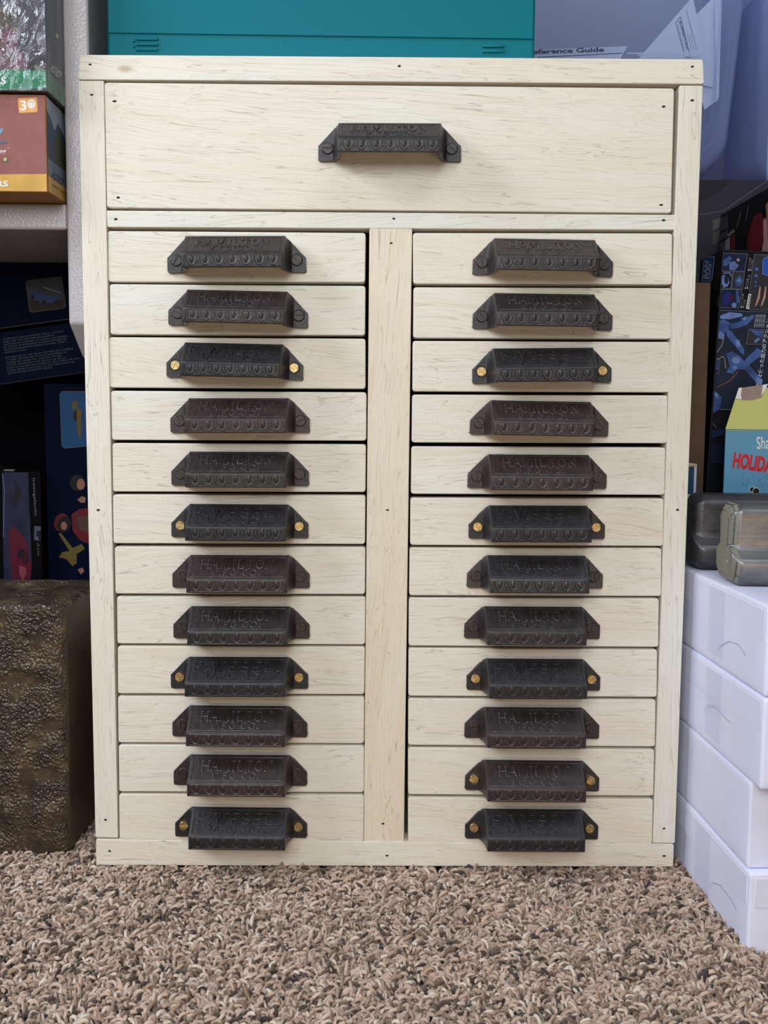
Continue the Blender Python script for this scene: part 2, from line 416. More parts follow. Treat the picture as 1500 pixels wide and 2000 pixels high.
    stroke(fl, [(-34.8*mm, .5*mm), (34.8*mm, .5*mm), (34.8*mm, 8.4*mm), (-34.8*mm, 8.4*mm), (-34.8*mm, .5*mm)], .42*mm, -0.12*mm)
    pitch = 9.9*mm
    for k in range(-3, 4):
        cx = k*pitch
        if abs(cx) > 30.5*mm: continue
        if kind == 'H' or True:
            pts = [(cx+3.9*mm*math.cos(math.radians(a)), 7.6*mm+6.2*mm*math.sin(math.radians(a))) for a in range(180, 361, 15)]
            stroke(fl, pts, .55*mm, 0)
            blob(fl, (cx, 6.0*mm), 1.7*mm, 2.7*mm, .75*mm)
        dx = cx+pitch/2
        if abs(dx) < 34*mm:
            stroke(fl, [(dx-.9*mm, 1.6*mm), (dx, 4.6*mm), (dx+.9*mm, 1.6*mm)], .35*mm, 0)
    for sx in (-1, 1):
        stroke(fl, [(sx*(33.8*mm-4.2*mm*(1-math.cos(math.radians(a)))), 7.4*mm-5.6*mm*math.sin(math.radians(a))) for a in range(20, 100, 15)], .4*mm, 0)
        # raised ring round the screw
        o_ = (Vector((sx*.0452, -.003, .0088)), Vector((1, 0, 0)), Vector((0, 0, 1)), Vector((0, -1, 0)), 0)
        stroke(o_, arc(0, 0, 4.35*mm, 4.35*mm, 0, 360, 22), .33*mm, -0.1*mm)
    me = bpy.data.meshes.new('pull_'+kind); bm.normal_update(); bm.to_mesh(me); bm.free()
    me.shade_smooth(); me.set_sharp_from_angle(angle=math.radians(42))
    return me
def screw_mesh(r):
    bm = bmesh.new(); sl = r*0.13
    a0 = math.asin(sl/r)
    for s in (1, -1):
        pts = []
        for k in range(13):
            a = a0+(math.pi-2*a0)*k/12; pts.append((r*math.cos(a), s*r*math.sin(a)))
        lo = [bm.verts.new((x, 0.0006, z)) for x, z in pts]; mid = [bm.verts.new((x, -0.0004, z)) for x, z in pts]
        hi = [bm.verts.new((x*.9, -0.0009, s*sl+(z-s*sl)*.88)) for x, z in pts]
        n = len(pts)
        for A, B in ((lo, mid), (mid, hi)):
            for i in range(n): bm.faces.new((A[i], A[(i+1) % n], B[(i+1) % n], B[i]))
        bm.faces.new(hi)
    base = [bm.verts.new((r*.97*math.cos(k/20*math.tau), 0.0001, r*.97*math.sin(k/20*math.tau))) for k in range(20)]
    bm.faces.new(base)
    bmesh.ops.recalc_face_normals(bm, faces=bm.faces)
    me = bpy.data.meshes.new('screw'); bm.to_mesh(me); bm.free(); return me
PM = {'H': pull_mesh('H'), 'W': pull_mesh('W')}
PM['H'].materials.append(IRON_H); PM['W'].materials.append(IRON_W); PM['H'].materials.append(IRON_L); PM['W'].materials.append(IRON_W)
PMG = PM['H'].copy(); PMG.materials.clear(); PMG.materials.append(IRON_G); PMG.materials.append(IRON_L)
SB = screw_mesh(.0035); SB.materials.append(BRASS)
SD = screw_mesh(.0040); SD.materials.append(SCREW_D)

def drawer(corners, pull, kind, brass=False, yo=0.0, glossy=False, hole_pts=()):
    d = board('drawer', corners, WX, cab, y0=yo, th=0.016, rad=0.0024, bev=0.0011)
    c = d.location
    # tray behind the front
    xs = [xz(*p) for p in corners]
    hw = (xs[1][0]-xs[0][0])/2-0.004; hh = (xs[0][1]-xs[3][1])/2-0.003
    bm = bmesh.new()
    add_box(bm, -hw, -hw+.008, .0162, .21, -hh, hh); add_box(bm, hw-.008, hw, .0162, .21, -hh, hh)
    add_box(bm, -hw+.0081, hw-.0081, .202, .21, -hh, hh); add_box(bm, -hw+.0081, hw-.0081, .0162, .2019, -hh, -hh+.004)
    bm_obj('drawer_tray', bm, WX, d)
    (xl, yl, xr, yr) = pull
    a = U(xl, yl, yo-.003); bb = U(xr, yr, yo-.003)
    ang = math.atan2(bb.z-a.z, bb.x-a.x); mid = (a+bb)/2
    sc_ = (bb.x-a.x)/.1045
    # screws sit 8.8 mm above the base of the pull
    ox = mid.x+math.sin(ang)*.0088; oz = mid.z-math.cos(ang)*.0088
    h = bpy.data.objects.new('drawer_pull', PMG if glossy else PM[kind]); COL.objects.link(h); h.parent = d
    h.location = (ox-c.x, -0.0001, oz-c.z); h.rotation_euler = (0, -ang, 0); h.scale = (sc_, 1, 1)
    h['label'] = 'black cast iron drawer pull with raised lettering and egg-and-dart lip'
    for s in (-1, 1):
        q = bpy.data.objects.new('screw', SB if brass else SD); COL.objects.link(q); q.parent = d
        q.location = (ox-c.x+s*.0452*sc_*math.cos(ang)-math.sin(ang)*.0088, -.0034, oz-c.z+.0088*math.cos(ang)+s*.0452*sc_*math.sin(ang))
        q.rotation_euler = (0, random.uniform(0, math.pi), 0)
        q['label'] = 'slotted brass screw' if brass else 'slotted dark steel screw'
    if hole_pts: holes(d, hole_pts)
    return d
drawer([(203.5, 160.5), (1317.5, 172), (1311.5, 416.5), (208.5, 406)], (621, 290, 901, 291), 'H', hole_pts=[(224, 198), (231, 386), (1296, 208), (1291, 400)])
L = [  # yTop l, yTop r, yBot l, yBot r, xTopL, xTopR, xBotL, xBotR, pull (xl, yl, xr, yr), kind, brass
 (450,454,550,551, 209,714.5,210,713, (326,509,598,508),'H',0),
 (554.5,558,653.5,655, 213.5,714,215,713, (328,611,602,617),'H',0),
 (658,661,757,759.5, 211.5,714,213,714, (324.5,713,592.5,719),'W',1),
 (763,766,859.5,861, 215,716,217,715.5, (332,822,605,822),'H',0),
 (865.5,868,960.5,961.5, 218,715,219,714, (334,925,603.5,926),'H',0),
 (966,967.5,1061.5,1063, 220,714,221,713, (334,1026,602.5,1028),'W',1),
 (1067.5,1068.5,1160,1161, 223.5,714,225,713, (336,1125,605,1126),'H',0),
 (1165,1165.5,1258,1260, 227,714,228,713, (338,1224,605,1225),'H',0),
 (1262.5,1263.5,1355.5,1357, 229,713,229.5,712, (333,1322,602,1323),'W',1),
 (1360,1361,1451.5,1453.5, 229,712,230,711, (336,1416,600.5,1418),'H',0),
 (1455.5,1457,1547,1548.5, 231,711.5,232,711, (338.5,1511,600,1513),'H',0),
 (1551,1552.5,1640,1645, 232,711,233,710, (341.5,1612,600,1615),'W',1)]
R = [
 (454.5,455.5,554.5,556, 806.5,1313.5,807,1313, (923,512,1198,517),'H',0),
 (560.5,562,660,662, 807.5,1312,807,1311, (923,618,1197,622),'H',0),
 (665.5,667.5,764.5,766.5, 806,1309.5,805.5,1308.5, (922,726,1195,724),'W',1),
 (770.5,772,864.5,866, 805,1305,804,1303.5, (917.5,825,1189,830),'H',0),
 (872,874,965,967, 803.5,1301,802.5,1299, (913,930,1185.5,932),'H',0),
 (972.5,974,1065,1067, 801.5,1297.5,801,1296, (915,1029,1182,1030),'W',1),
 (1070,1071,1163.5,1165, 800,1293,799,1292, (911.5,1125,1178,1127),'H',0),
 (1168,1169,1262,1264.5, 798.5,1288,798,1287, (906.5,1224,1172.5,1226),'H',0),
 (1266,1269,1360,1362, 798,1284.5,797.5,1283.5, (911,1325,1173,1327),'W',1),
 (1364.5,1367,1456.5,1459.5, 797.5,1282,797,1280.5, (907,1419,1171,1421),'H',0),
 (1461,1464,1552.5,1555.5, 797,1279,797,1277, (908,1521,1171,1524),'H',1),
 (1557.5,1560.5,1645.5,1649.5, 797,1276,797,1274, (908,1616,1169,1618),'W',1)]
for ci, colm in enumerate((L, R)):
    for ri, (a, b_, c_, d_, x0, x1, x2, x3, pl, kind, br_) in enumerate(colm):
        drawer([(x0, a), (x1, b_), (x3, d_), (x2, c_)], pl, kind, bool(br_), yo=random.uniform(-0.0004, 0.0012), glossy=(ci == 1 and ri == 6))

# ------------------------------------------------------------------ printed artwork helper
def font_mesh(s, bold=0.0):
    cu = bpy.data.curves.new('f', 'FONT'); cu.body = s; cu.size = 1.0; cu.offset = bold; cu.resolution_u = 3
    o = bpy.data.objects.new('f', cu); COL.objects.link(o)
    dg = bpy.context.evaluated_depsgraph_get(); me = bpy.data.meshes.new_from_object(o.evaluated_get(dg))
    v = [tuple(q.co[:2]) for q in me.vertices]; f = [tuple(p.vertices) for p in me.polygons]
    bpy.data.objects.remove(o); bpy.data.curves.remove(cu); bpy.data.meshes.remove(me)
    return v, f
class Art:
    """flat printing lying on one face of a box; coordinates are metres on that face"""
    def __init__(s, box, face, dims, eps=0.00012):
        s.box, s.face, s.dims, s.eps, s.lay = box, face, dims, .00002, 6
        s.V, s.Fc, s.MI, s.mats = [], [], [], []
    def P(s, u, v, e):
        W_, D_, H_ = s.dims
        return {'front': (u, -e, v), 'left': (-e, D_-u, v), 'right': (W_+e, u, v), 'top': (u, v, H_+e)}[s.face]
    def mi(s, m):
        if m not in s.mats: s.mats.append(m)
        return s.mats.index(m)
    def px(s, x, y):
        """pixel of the photograph -> point on this face"""
        M = s.box.matrix_basis.inverted(); o = M @ CAM; d = (M.to_3x3() @ ray(x, y))
        W_, D_, H_ = s.dims
        if s.face == 'front': k = -o.y/d.y; p = o+d*k; return (p.x, p.z)
        if s.face == 'left': k = -o.x/d.x; p = o+d*k; return (D_-p.y, p.z)
        if s.face == 'right': k = (W_-o.x)/d.x; p = o+d*k; return (p.y, p.z)
        k = (H_-o.z)/d.z; p = o+d*k; return (p.x, p.y)
    def poly(s, pts, m, px=True):
        if px: pts = [s.px(*q) for q in pts]
        if s.dims != (1, 1, 1):
            W_, D_, H_ = s.dims; uw, vh = {'front': (W_, H_), 'left': (D_, H_), 'right': (D_, H_), 'top': (W_, D_)}[s.face]
            i_ = .0007
            for ax, lim, sg in ((0, i_, 1), (0, uw-i_, -1), (1, i_, 1), (1, vh-i_, -1)):
                out = []
                for a, b in zip(pts, pts[1:]+pts[:1]):
                    da, db = (a[ax]-lim)*sg, (b[ax]-lim)*sg
                    if da >= 0: out.append(a)
                    if da*db < 0:
                        k = da/(da-db); out.append((a[0]+(b[0]-a[0])*k, a[1]+(b[1]-a[1])*k))
                pts = out
                if len(pts) < 3: return s
        s.lay += 1; e = s.eps*s.lay; n0 = len(s.V)
        for q in pts: s.V.append(s.P(q[0], q[1], e))
        s.Fc.append(tuple(range(n0, n0+len(pts)))); s.MI.append(s.mi(m)); return s
    def ell(s, c, rx, ry, m, rot=0, n=22, px=True):
        a = math.radians(rot)
        pts = [(c[0]+rx*math.cos(t)*math.cos(a)-ry*math.sin(t)*math.sin(a), c[1]+rx*math.cos(t)*math.sin(a)+ry*math.sin(t)*math.cos(a)) for t in (k/n*math.tau for k in range(n))]
        return s.poly(pts, m, px)
    def line(s, pts, wpx, m):
        for a, b in zip(pts[:-1], pts[1:]):
            d = Vector(b)-Vector(a); d.normalize(); nn = Vector((-d.y, d.x))*wpx/2
            s.poly([(a[0]+nn.x, a[1]+nn.y), (b[0]+nn.x, b[1]+nn.y), (b[0]-nn.x, b[1]-nn.y), (a[0]-nn.x, a[1]-nn.y)], m)
        return s
    def frame(s, pts, wpx, m): return s.line(list(pts)+[pts[0]], wpx, m)
    def text(s, txt, p0, p1, hpx, m, bold=0.0, fit=True):
        """baseline from p0 to p1 in photo pixels, cap height hpx measured across the baseline"""
        a = Vector(s.px(*p0)); b = Vector(s.px(*p1)); v, f = font_mesh(txt, bold)
        if not v: return s
        x0 = min(q[0] for q in v); x1 = max(q[0] for q in v); ch = 0.70
        d = Vector(p1)-Vector(p0); nrm = Vector((d.y, -d.x)).normalized()*hpx
        q = Vector(s.px(p0[0]+nrm.x, p0[1]+nrm.y)); up = (q-a)/ch; ax = (b-a)/(x1-x0)
        s.lay += 1; e = s.eps*s.lay; n0 = len(s.V)
        for w_ in v:
            p = a+ax*(w_[0]-x0)+up*w_[1]; s.V.append(s.P(p.x, p.y, e))
        for ff in f: s.Fc.append(tuple(n0+i for i in ff)); s.MI.append(s.mi(m))
        return s
    def build(s, name='printed_artwork', label=None):
        me = bpy.data.meshes.new(name); me.from_pydata(s.V, [], s.Fc); me.update()
        for i, p in enumerate(me.polygons): p.material_index = s.MI[i]
        o = mesh_obj(name, me, s.mats, s.box)
        if label: o['label'] = label
        return o
def carton(name, loc, dims, mat, rot=(0, 0, 0), bev=0.0008, label=None, cat='box', group=None):
    bm = bmesh.new(); add_box(bm, 0, dims[0], 0, dims[1], 0, dims[2], 0, bev, 2)
    o = bm_obj(name, bm, mat, None, 40); o.location = loc; o.rotation_euler = rot
    if label: tag(o, label, cat, group)
    return o
def C(name, r_, g_, b_, rough=0.45, **k): return plain(name, rgb(r_, g_, b_), rough, **k)

# ------------------------------------------------------------------ left shelf unit
def shelf_paint():
    m, t, b = nt('glossy_white_shelf_paint'); b.inputs['Base Color'].default_value = rgb(180, 173, 177); b.inputs['Roughness'].default_value = 0.13
    tc = N(t, 'ShaderNodeTexCoord'); n = noise_n(t, tc.outputs['Object'], 520, 3, 0.6); bump(t, b, n.outputs[0], 0.38, 0.0007); return m
SP = shelf_paint()
PF = 0.022                                   # front plane of the shelf unit
pxl = U(129, 400, PF).x; pth = 0.0190
zc = U(134, 632, PF).z; p2 = UX(160, 697, pxl)
shelf = empty('wall_shelf', (pxl, PF, zc))
tag(shelf, 'glossy white painted shelf unit left of the cabinet, ending in a slanted lower corner', 'shelf')
def rel(o, p): return (p[0]-o.location.x, p[1]-o.location.y, p[2]-o.location.z)
bm = bmesh.new()
prof_pts = [(0, 0), (0, 0.62), (0.34, 0.62), (0.34, -0.155), (p2.y-PF, p2.z-zc)]
a = [bm.verts.new((0, y, z)) for y, z in prof_pts]; b2 = [bm.verts.new((pth, y, z)) for y, z in prof_pts]
bm.faces.new(a); bm.faces.new(b2[::-1])
for i in range(5): bm.faces.new((a[i], b2[i], b2[(i+1) % 5], a[(i+1) % 5]))
bmesh.ops.recalc_face_normals(bm, faces=bm.faces)
bmesh.ops.bevel(bm, geom=list(bm.edges), offset=0.0022, segments=3, profile=0.5, affect='EDGES')
bm_obj('side_panel', bm, SP, shelf, 40)
zt = U(60, 397, PF+.002).z; zb = U(60, 448, PF+.002).z
bm = bmesh.new(); add_box(bm, -0.42, -0.0003, 0.002, 0.34, zb-zc, zt-zc, 0, 0.0022, 3); bm_obj('shelf_board', bm, SP, shelf, 40)
bm = bmesh.new(); add_box(bm, -0.42, -0.0003, 0.341, 0.349, -0.12, 0.62); bm_obj('back_board', bm, SP, shelf)

# lower box on the shelf
WHT = C('print_white', 225, 222, 222); BLK = C('print_black', 14, 14, 18, 0.5)
MAH = plain('print_mahogany', rgb(142, 88, 84), 0.38, var=0.16); ORG = plain('print_orange', rgb(205, 160, 80), 0.4, var=0.14)
BADGE = C('print_badge_orange', 226, 160, 86)
yb_ = -0.016
c0 = U(92, 379, yb_); c1 = U(86, 184, yb_)
lw = 0.19; lh = c1.z-zt
box1 = carton('game_box', (c0.x-lw, yb_, zt+.0003), (lw, 0.20, lh), plain('dark_amber_card', rgb(150, 100, 40), 0.5), (0, 0, math.radians(0.6)),
              label='mahogany brown game box with orange bottom band, lying on the white shelf', cat='box')
A = Art(box1, 'front', (lw, .20, lh))
A.poly([(-60, 186), (86, 184), (91.5, 340), (-60, 341)], MAH); A.poly([(-60, 341), (91.5, 340), (92, 377), (-60, 378)], ORG)
A.poly(round_quad([(35, 192), (72, 190.5), (73.5, 219), (37, 221)], 3, 4), BADGE)
A.text('3', (40, 215.5), (52, 215), 19, WHT, 0.03)
A.ell((61.5, 203), 8, 9, WHT); A.ell((61.5, 203), 4.6, 5.2, BADGE); A.poly([(57, 203), (61.5, 199), (66, 203), (61.5, 211)], WHT)
A.text('YEARS', (56, 216), (68, 215.7), 2, WHT)
BLU = C('print_steel_blue', 120, 150, 176)
A.poly([(-8, 252), (8, 251), (4, 259), (1, 263), (-3, 258)], BLU); A.poly([(-20, 274), (16, 275.5), (13, 279), (2, 281.5), (-20, 281)], C('print_slate', 96, 98, 120))
A.text('ng', (0, 299), (12.5, 298.5), 7.5, WHT, 0.02); A.text('TM', (13.5, 290.5), (18.5, 290.3), 2, WHT)
A.ell((10.5, 312), 5, 5, C('print_olive', 96, 104, 66)); A.ell((10.5, 311.5), 3.2, 3.4, C('print_lime', 175, 185, 120))
A.text('RS', (-6, 365), (16.5, 364.5), 11, WHT, 0.03)
A.build('front_print')
A = Art(box1, 'right', (lw, .20, lh))
SKY = plain('print_sky', rgb(150, 160, 182), 0.4, var=0.2)
uu = [0, .045, .09]
A.poly([(0, .001), (.2, .001), (.2, lh-.001), (0, lh-.001)], SKY, False)
A.poly([(0, .02), (.2, .02), (.2, lh*.5), (.06, lh*.62), (.035, lh*.78), (.027, lh*.82), (.019, lh*.70), (.010, lh*.80), (0, lh*.86)], C('print_mountain_blue', 62, 76, 104), False)
A.poly([(.014, .02), (.2, .02), (.2, lh*.5), (.045, lh*.6), (.030, lh*.80), (.020, lh*.62)], plain('print_mountain_green', rgb(70, 78, 52), .45, var=.3), False)
A.poly([(0, .012), (.2, .012), (.2, .024), (0, .024)], C('print_river', 108, 128, 144), False)
A.poly([(0, .001), (.2, .001), (.2, .012), (0, .012)], ORG, False)
A.text('WIZARDS', (97, 345), (119, 362), 12, BLK, 0.01); A.text('WHAT ARE DRAFT', (100, 363), (140, 391), 5, BLK, 0.01)
A.build('side_print')
# upper shrink-wrapped box
FILMN = None
def film_mat():
    m, t, b = nt('shrink_wrap_film'); b.inputs['Base Color'].default_value = (1, 1, 1, 1); b.inputs['Roughness'].default_value = 0.06
    tc = N(t, 'ShaderNodeTexCoord'); n = noise_n(t, tc.outputs['Object'], 95, 5, 0.6, 1.2); bump(t, b, n.outputs[0], 0.9, 0.004)
    tr = N(t, 'ShaderNodeBsdfTransparent'); mx = N(t, 'ShaderNodeMixShader'); mx.inputs[0].default_value = 0.13
    gl = N(t, 'ShaderNodeBsdfGlossy'); gl.inputs['Roughness'].default_value = 0.1
    t.links.new(b.inputs['Normal'].links[0].from_socket, gl.inputs['Normal'])
    fr = N(t, 'ShaderNodeFresnel'); fr.inputs[0].default_value = 1.5; t.links.new(b.inputs['Normal'].links[0].from_socket, fr.inputs['Normal'])
    ma = N(t, 'ShaderNodeMath', operation='MULTIPLY_ADD', i_1=.26, i_2=0.0); t.links.new(fr.outputs[0], ma.inputs[0])
    t.links.new(ma.outputs[0], mx.inputs[0])
    t.links.new(tr.outputs[0], mx.inputs[1]); t.links.new(gl.outputs[0], mx.inputs[2]); t.links.new(mx.outputs[0], t.nodes['Material Output'].inputs[0]); return m
FILM = film_mat()
z2 = c1.z+.0012; c3 = U(92.5, 172, -0.018); h2 = 0.11; d2 = 0.058
box2 = carton('game_box', (c3.x-.19, -0.018, z2), (.19, d2, h2), plain('charcoal_card', rgb(76, 72, 80), 0.4), (0, 0, 0),
              label='charcoal game box with green band in glossy shrink wrap, topmost on the shelf', cat='box')
A = Art(box2, 'front', (.19, d2, h2))
GRN = plain('print_green', rgb(42, 128, 92), .35, var=.15)
A.poly([(-60, 137), (89, 136), (92, 172.5), (-60, 177)], GRN)
ART = plain('print_muted_plum', rgb(112, 84, 92), .4, var=.45)
A.poly([(-60, 60), (20, 50), (34, 62), (36, 95), (54, 136.5), (-60, 137)], ART)
A.poly([(-60, 20), (18, 14), (30, 24), (31, 42), (18, 49), (-60, 56)], plain('print_umber', rgb(84, 78, 70), .4, var=.4))
for k in range(46):
    x = random.uniform(-4, 34); y = random.uniform(50, 118); q = random.uniform(1.5, 3.6)
    A.ell((x, y), q, q*.8, random.choice([C('print_grey_swirl', 122, 116, 112), C('print_dark_swirl', 48, 44, 44), C('print_tan_swirl', 150, 132, 118)]), random.uniform(0, 90), 9)
A.poly([(54, 124), (90, 108), (90, 136), (56, 136.5)], C('print_dark_grey', 62, 56, 58))
A.text('RS', (-9, 165), (13, 164.5), 13, WHT, 0.03)
A.build('front_print')
A = Art(box2, 'right', (.19, d2, h2))
A.poly([(0, .001), (d2, .001), (d2, .015), (0, .014)], GRN, False)
A.poly([(0, .0), (.0016, .0), (.0016, h2), (0, h2)], C('print_edge_blue', 60, 76, 92), False)
A.text('WIZARDS', (96, 135), (114, 152), 12, WHT, 0.01)
A.text('WHAT ARE CO', (97, 158), (127, 188), 4, C('print_grey_text', 130, 150, 140), 0.0)
for k in range(3): A.text('trading cards', (103+k*1.5, 93-k*6), (122+k, 114-k*6), 2.6, C('print_grey_text2', 125, 120, 126))
A.ell((111, 70), 2.2, 5, C('print_cream', 190, 184, 140), -20)
A.build('side_print')
# film: slightly puffed, wrinkled shell
def film_shell(parent, x0, x1, y0, y1, z0, z1):
    bm = bmesh.new(); nx, nz = 46, 30
    def wr(x, z, k=1): return -0.0012-0.0022*abs(noise.noise(Vector((x*55, z*55, 3.1))))-0.0012*abs(noise.noise(Vector((x*160, z*120, 8.1))))
    g_ = [[bm.verts.new((x0+(x1-x0)*i/nx, y0+wr(x0+(x1-x0)*i/nx, z0+(z1-z0)*j/nz), z0+(z1-z0)*j/nz)) for j in range(nz+1)] for i in range(nx+1)]
    for i in range(nx):
        for j in range(nz): bm.faces.new((g_[i][j], g_[i+1][j], g_[i+1][j+1], g_[i][j+1]))
    ns = 10
    s_ = [[g_[nx][j] if i == 0 else bm.verts.new((x1+0.0006+0.0006*noise.noise(Vector((i*.9, j*.4, 0))), y0+(y1-y0)*i/ns, z0+(z1-z0)*j/nz)) for j in range(nz+1)] for i in range(ns+1)]
    for i in range(ns):
        for j in range(nz): bm.faces.new((s_[i][j], s_[i+1][j], s_[i+1][j+1], s_[i][j+1]))
    bmesh.ops.solidify(bm, geom=bm.faces[:], thickness=0.00005)
    o = bm_obj('shrink_wrap', bm, FILM, parent, 60); o['label'] = 'clear wrinkled shrink wrap'
film_shell(box2, .02, .1902, 0, d2, .0002, h2)
# magenta pouch behind
bm = bmesh.new(); bmesh.ops.create_uvsphere(bm, u_segments=28, v_segments=18, radius=1)
for v in bm.verts:
    q = v.co.normalized(); n_ = 1+0.10*noise.noise(q*2.6)
    v.co = Vector((math.copysign(abs(q.x)**.6, q.x)*.036, math.copysign(abs(q.y)**.6, q.y)*.03, math.copysign(abs(q.z)**.6, q.z)*.048))*n_
pc = U(88, -10, 0.085)
o = bm_obj('cloth_pouch', bm, plain('magenta_fabric', rgb(176, 18, 92), 0.7, nb=.3), None, 60); o.location = (pxl-.040, .088, zt+.148)
tag(o, 'magenta cloth pouch tucked behind the shrink-wrapped box on the shelf', 'pouch')
# a dark box supporting pouch behind the two boxes
carton('game_box', (pxl-.125, .047, box2.location.z), (.12, .14, .052), plain('deep_violet_card', rgb(40, 24, 44), .6), label='dark violet box under the magenta pouch, behind the shrink-wrapped box', cat='box')

# niche under the shelf, its shade partly put into dimmed card and print colours
NAVY = plain('shaded_navy_card', rgb(5, 14, 36), 0.6, var=.15, spec=.05)  # navy taken to near black, carrying the niche's shade
GOLDL = C('print_gold_line', 80, 70, 58)
yk = 0.20
def tilted(name, px_bl, px_br_dir, w_, d_, h_, Y, label, mat=NAVY):
    p = U(*px_bl, Y); q = U(*px_br_dir, Y); ang = math.atan2(q.z-p.z, q.x-p.x)
    return carton(name, p, (w_, d_, h_), mat, (0, -ang, 0), label=label), ang
p_r = U(166, 621, yk); p_l = U(-40, 649, yk)
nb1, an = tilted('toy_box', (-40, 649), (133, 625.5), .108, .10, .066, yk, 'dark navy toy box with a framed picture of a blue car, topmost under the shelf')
A = Art(nb1, 'front', (.108, .10, .066))
fr_ = [(50, 552), (54, 548), (118, 540.5), (121, 543), (128.5, 598), (125.5, 602), (62, 610), (58, 607)]
A.poly(fr_, plain('print_dusk', rgb(58, 64, 72), .5, var=.4)); A.frame(fr_, 1.1, GOLDL)
A.poly([(57, 585), (90, 590), (126, 585), (127.5, 599), (124, 601), (63, 608), (59, 603)], C('print_brown_ground', 40, 32, 28))
A.poly([(60, 568), (72, 568), (90, 574), (110, 580), (112, 590), (98, 592), (84, 594), (70, 586), (58, 578)], C('print_car_blue', 52, 70, 112))
A.ell((86, 591), 4, 4.5, BLK); A.ell((110, 591), 3.5, 4, BLK); A.ell((64, 580), 3, 4.5, BLK)
A.line([(84, 561), (119, 572)], 1.5, C('print_pale', 150, 150, 150))
A.line([(-30, 645.6), (140, 622.5)], 1.2, GOLDL)
A.build('front_print')
nb2, an = tilted('toy_box', (-40, 758), (160, 729.5), .122, .10, .0470, yk-.012, 'dark navy toy box printed with small grey text, under the box with the car picture')
A = Art(nb2, 'front', (.122, .10, .047))
GT = C('print_fine_grey', 78, 84, 98)
lines = ['COMPONENTS MADE IN DENMARK, MEXICO, HUNGARY,', 'CHINA AND THE CZECH REPUBLIC/ELEMENTS', 'FABRIQUES AU DANEMARK, AU MEXIQUE, EN HONGRIE,', 'EN CHINE ET EN REPUBLIQUE TCHEQUE/COMPONENTES', 'HECHOS EN DINAMARCA, MEXICO, HUNGRIA, CHINA Y', 'REPUBLICA CHECA.', None,
         'DISTRIBUTED IN THE USA BY SYSTEMS, INC., ENFIELD,', 'CT 06082. DISTRIBUTED IN CANADA/DISTRIBUE AU', 'CANADA PAR CANADA INC., MARKHAM, ONTARIO', 'L3R 5H6. IMPORTADO POR: MEXICO S.A. DE C.V.', 'PASEO ALEXANDER VON HUMBOLDT 43-B, TORRE II PB, COL.', 'LOMAS VERDES 3A SECCION, C.P. 53125 NAUCALPAN DE', 'JUAREZ, ESTADO DE MEXICO, MEXICO']
for k, s_ in enumerate(lines):
    if not s_: continue
    x0 = 5.5+k*.78; y0 = 664.5+k*5.1; ln_ = len(s_)*2.72
    A.text(s_, (x0, y0), (x0+ln_, y0-ln_*.137), 3.1, GT)
A.line([(-30, 755), (165, 727.5)], 1.2, GOLDL)
A.build('front_print', 'small grey legal text')
# blue upright box with figures
yb3 = 0.178
p = U(97, 1132, yb3); h3 = U(83, 749, yb3).z
bl = carton('toy_box', (p.x, yb3, FZ+.0), (.075, .10, h3-FZ), plain('shaded_blue_card', rgb(3, 11, 32), .6, var=.15, spec=.04), (0, 0, 0),  # blue darkened to near black to hold the niche shade
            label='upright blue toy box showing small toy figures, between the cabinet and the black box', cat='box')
bl.location.x = U(90, 945, yb3).x
A = Art(bl, 'front', (.075, .10, h3-FZ))
f2 = [(117, 769), (122, 764.5), (176, 764.5), (182, 870), (127, 875.5), (121, 871)]
A.poly(f2, plain('print_dimmed_blue', rgb(16, 62, 106), .45, var=.1)); A.frame(f2, 1.3, GOLDL)
MUS = C('print_dimmed_mustard', 88, 74, 32); REDD = C('print_dark_red', 84, 16, 24); SKN = C('print_dimmed_skin', 128, 88, 74)  # figure colours dimmed, shade put into the print
A.ell((146, 792), 6, 9, MUS); A.ell((152, 812), 9, 12, BLK); A.poly([(150, 798), (160, 800), (158, 856), (154, 856), (150, 830)], MUS)
A.ell((151, 943), 14, 16, BLK); A.ell((158, 946), 8, 11, SKN); A.poly([(151, 976), (160, 969), (168, 972), (166, 982), (158, 982)], SKN)
A.poly([(140, 1004), (156, 994), (175, 992), (175, 1062), (156, 1055), (142, 1036)], REDD); A.poly([(150, 1010), (175, 1006), (175, 1040), (156, 1036)], C('print_brown', 72, 48, 40))
A.ell((120, 1020), 14, 18, REDD, 20); A.ell((126, 1024), 13, 16, BLK, 20); A.ell((125, 1027), 6, 8, SKN)
A.poly([(114, 1042), (119, 1040), (142, 1070), (160, 1062), (166, 1072), (150, 1082), (150, 1100), (142, 1106), (130, 1092), (115, 1088), (122, 1078), (136, 1076)], MUS)
A.poly([(152, 1112), (162, 1108), (165, 1116), (158, 1122)], SKN)
A.build('front_print')
# black box with red craft art
yb4 = 0.165; h4 = U(20, 921, yb4).z
pb = bl.location.x-.0008
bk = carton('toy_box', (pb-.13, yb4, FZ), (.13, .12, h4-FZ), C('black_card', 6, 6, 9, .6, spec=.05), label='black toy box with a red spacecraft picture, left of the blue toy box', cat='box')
A = Art(bk, 'front', (.13, .12, h4-FZ))
A.poly([(4, 923), (55, 921), (62, 1100), (58, 1150), (8, 1152)], plain('print_space_violet', rgb(34, 34, 56), .4, var=.4))
A.poly([(17, 1040), (27, 1026), (53, 1058), (55, 1075), (62, 1100), (60, 1130), (40, 1150), (26, 1146), (20, 1090)], C('print_dimmed_crimson', 76, 12, 34))  # crimson dimmed as well, niche shade put into its colour
A.ell((42, 1082), 8, 11, BLK); A.ell((50, 1090), 8, 12, C('print_dimmed_crimson2', 50, 8, 24)); A.poly([(38, 1104), (50, 1108), (52, 1120), (44, 1134), (38, 1120)], C('print_pink', 120, 52, 66))
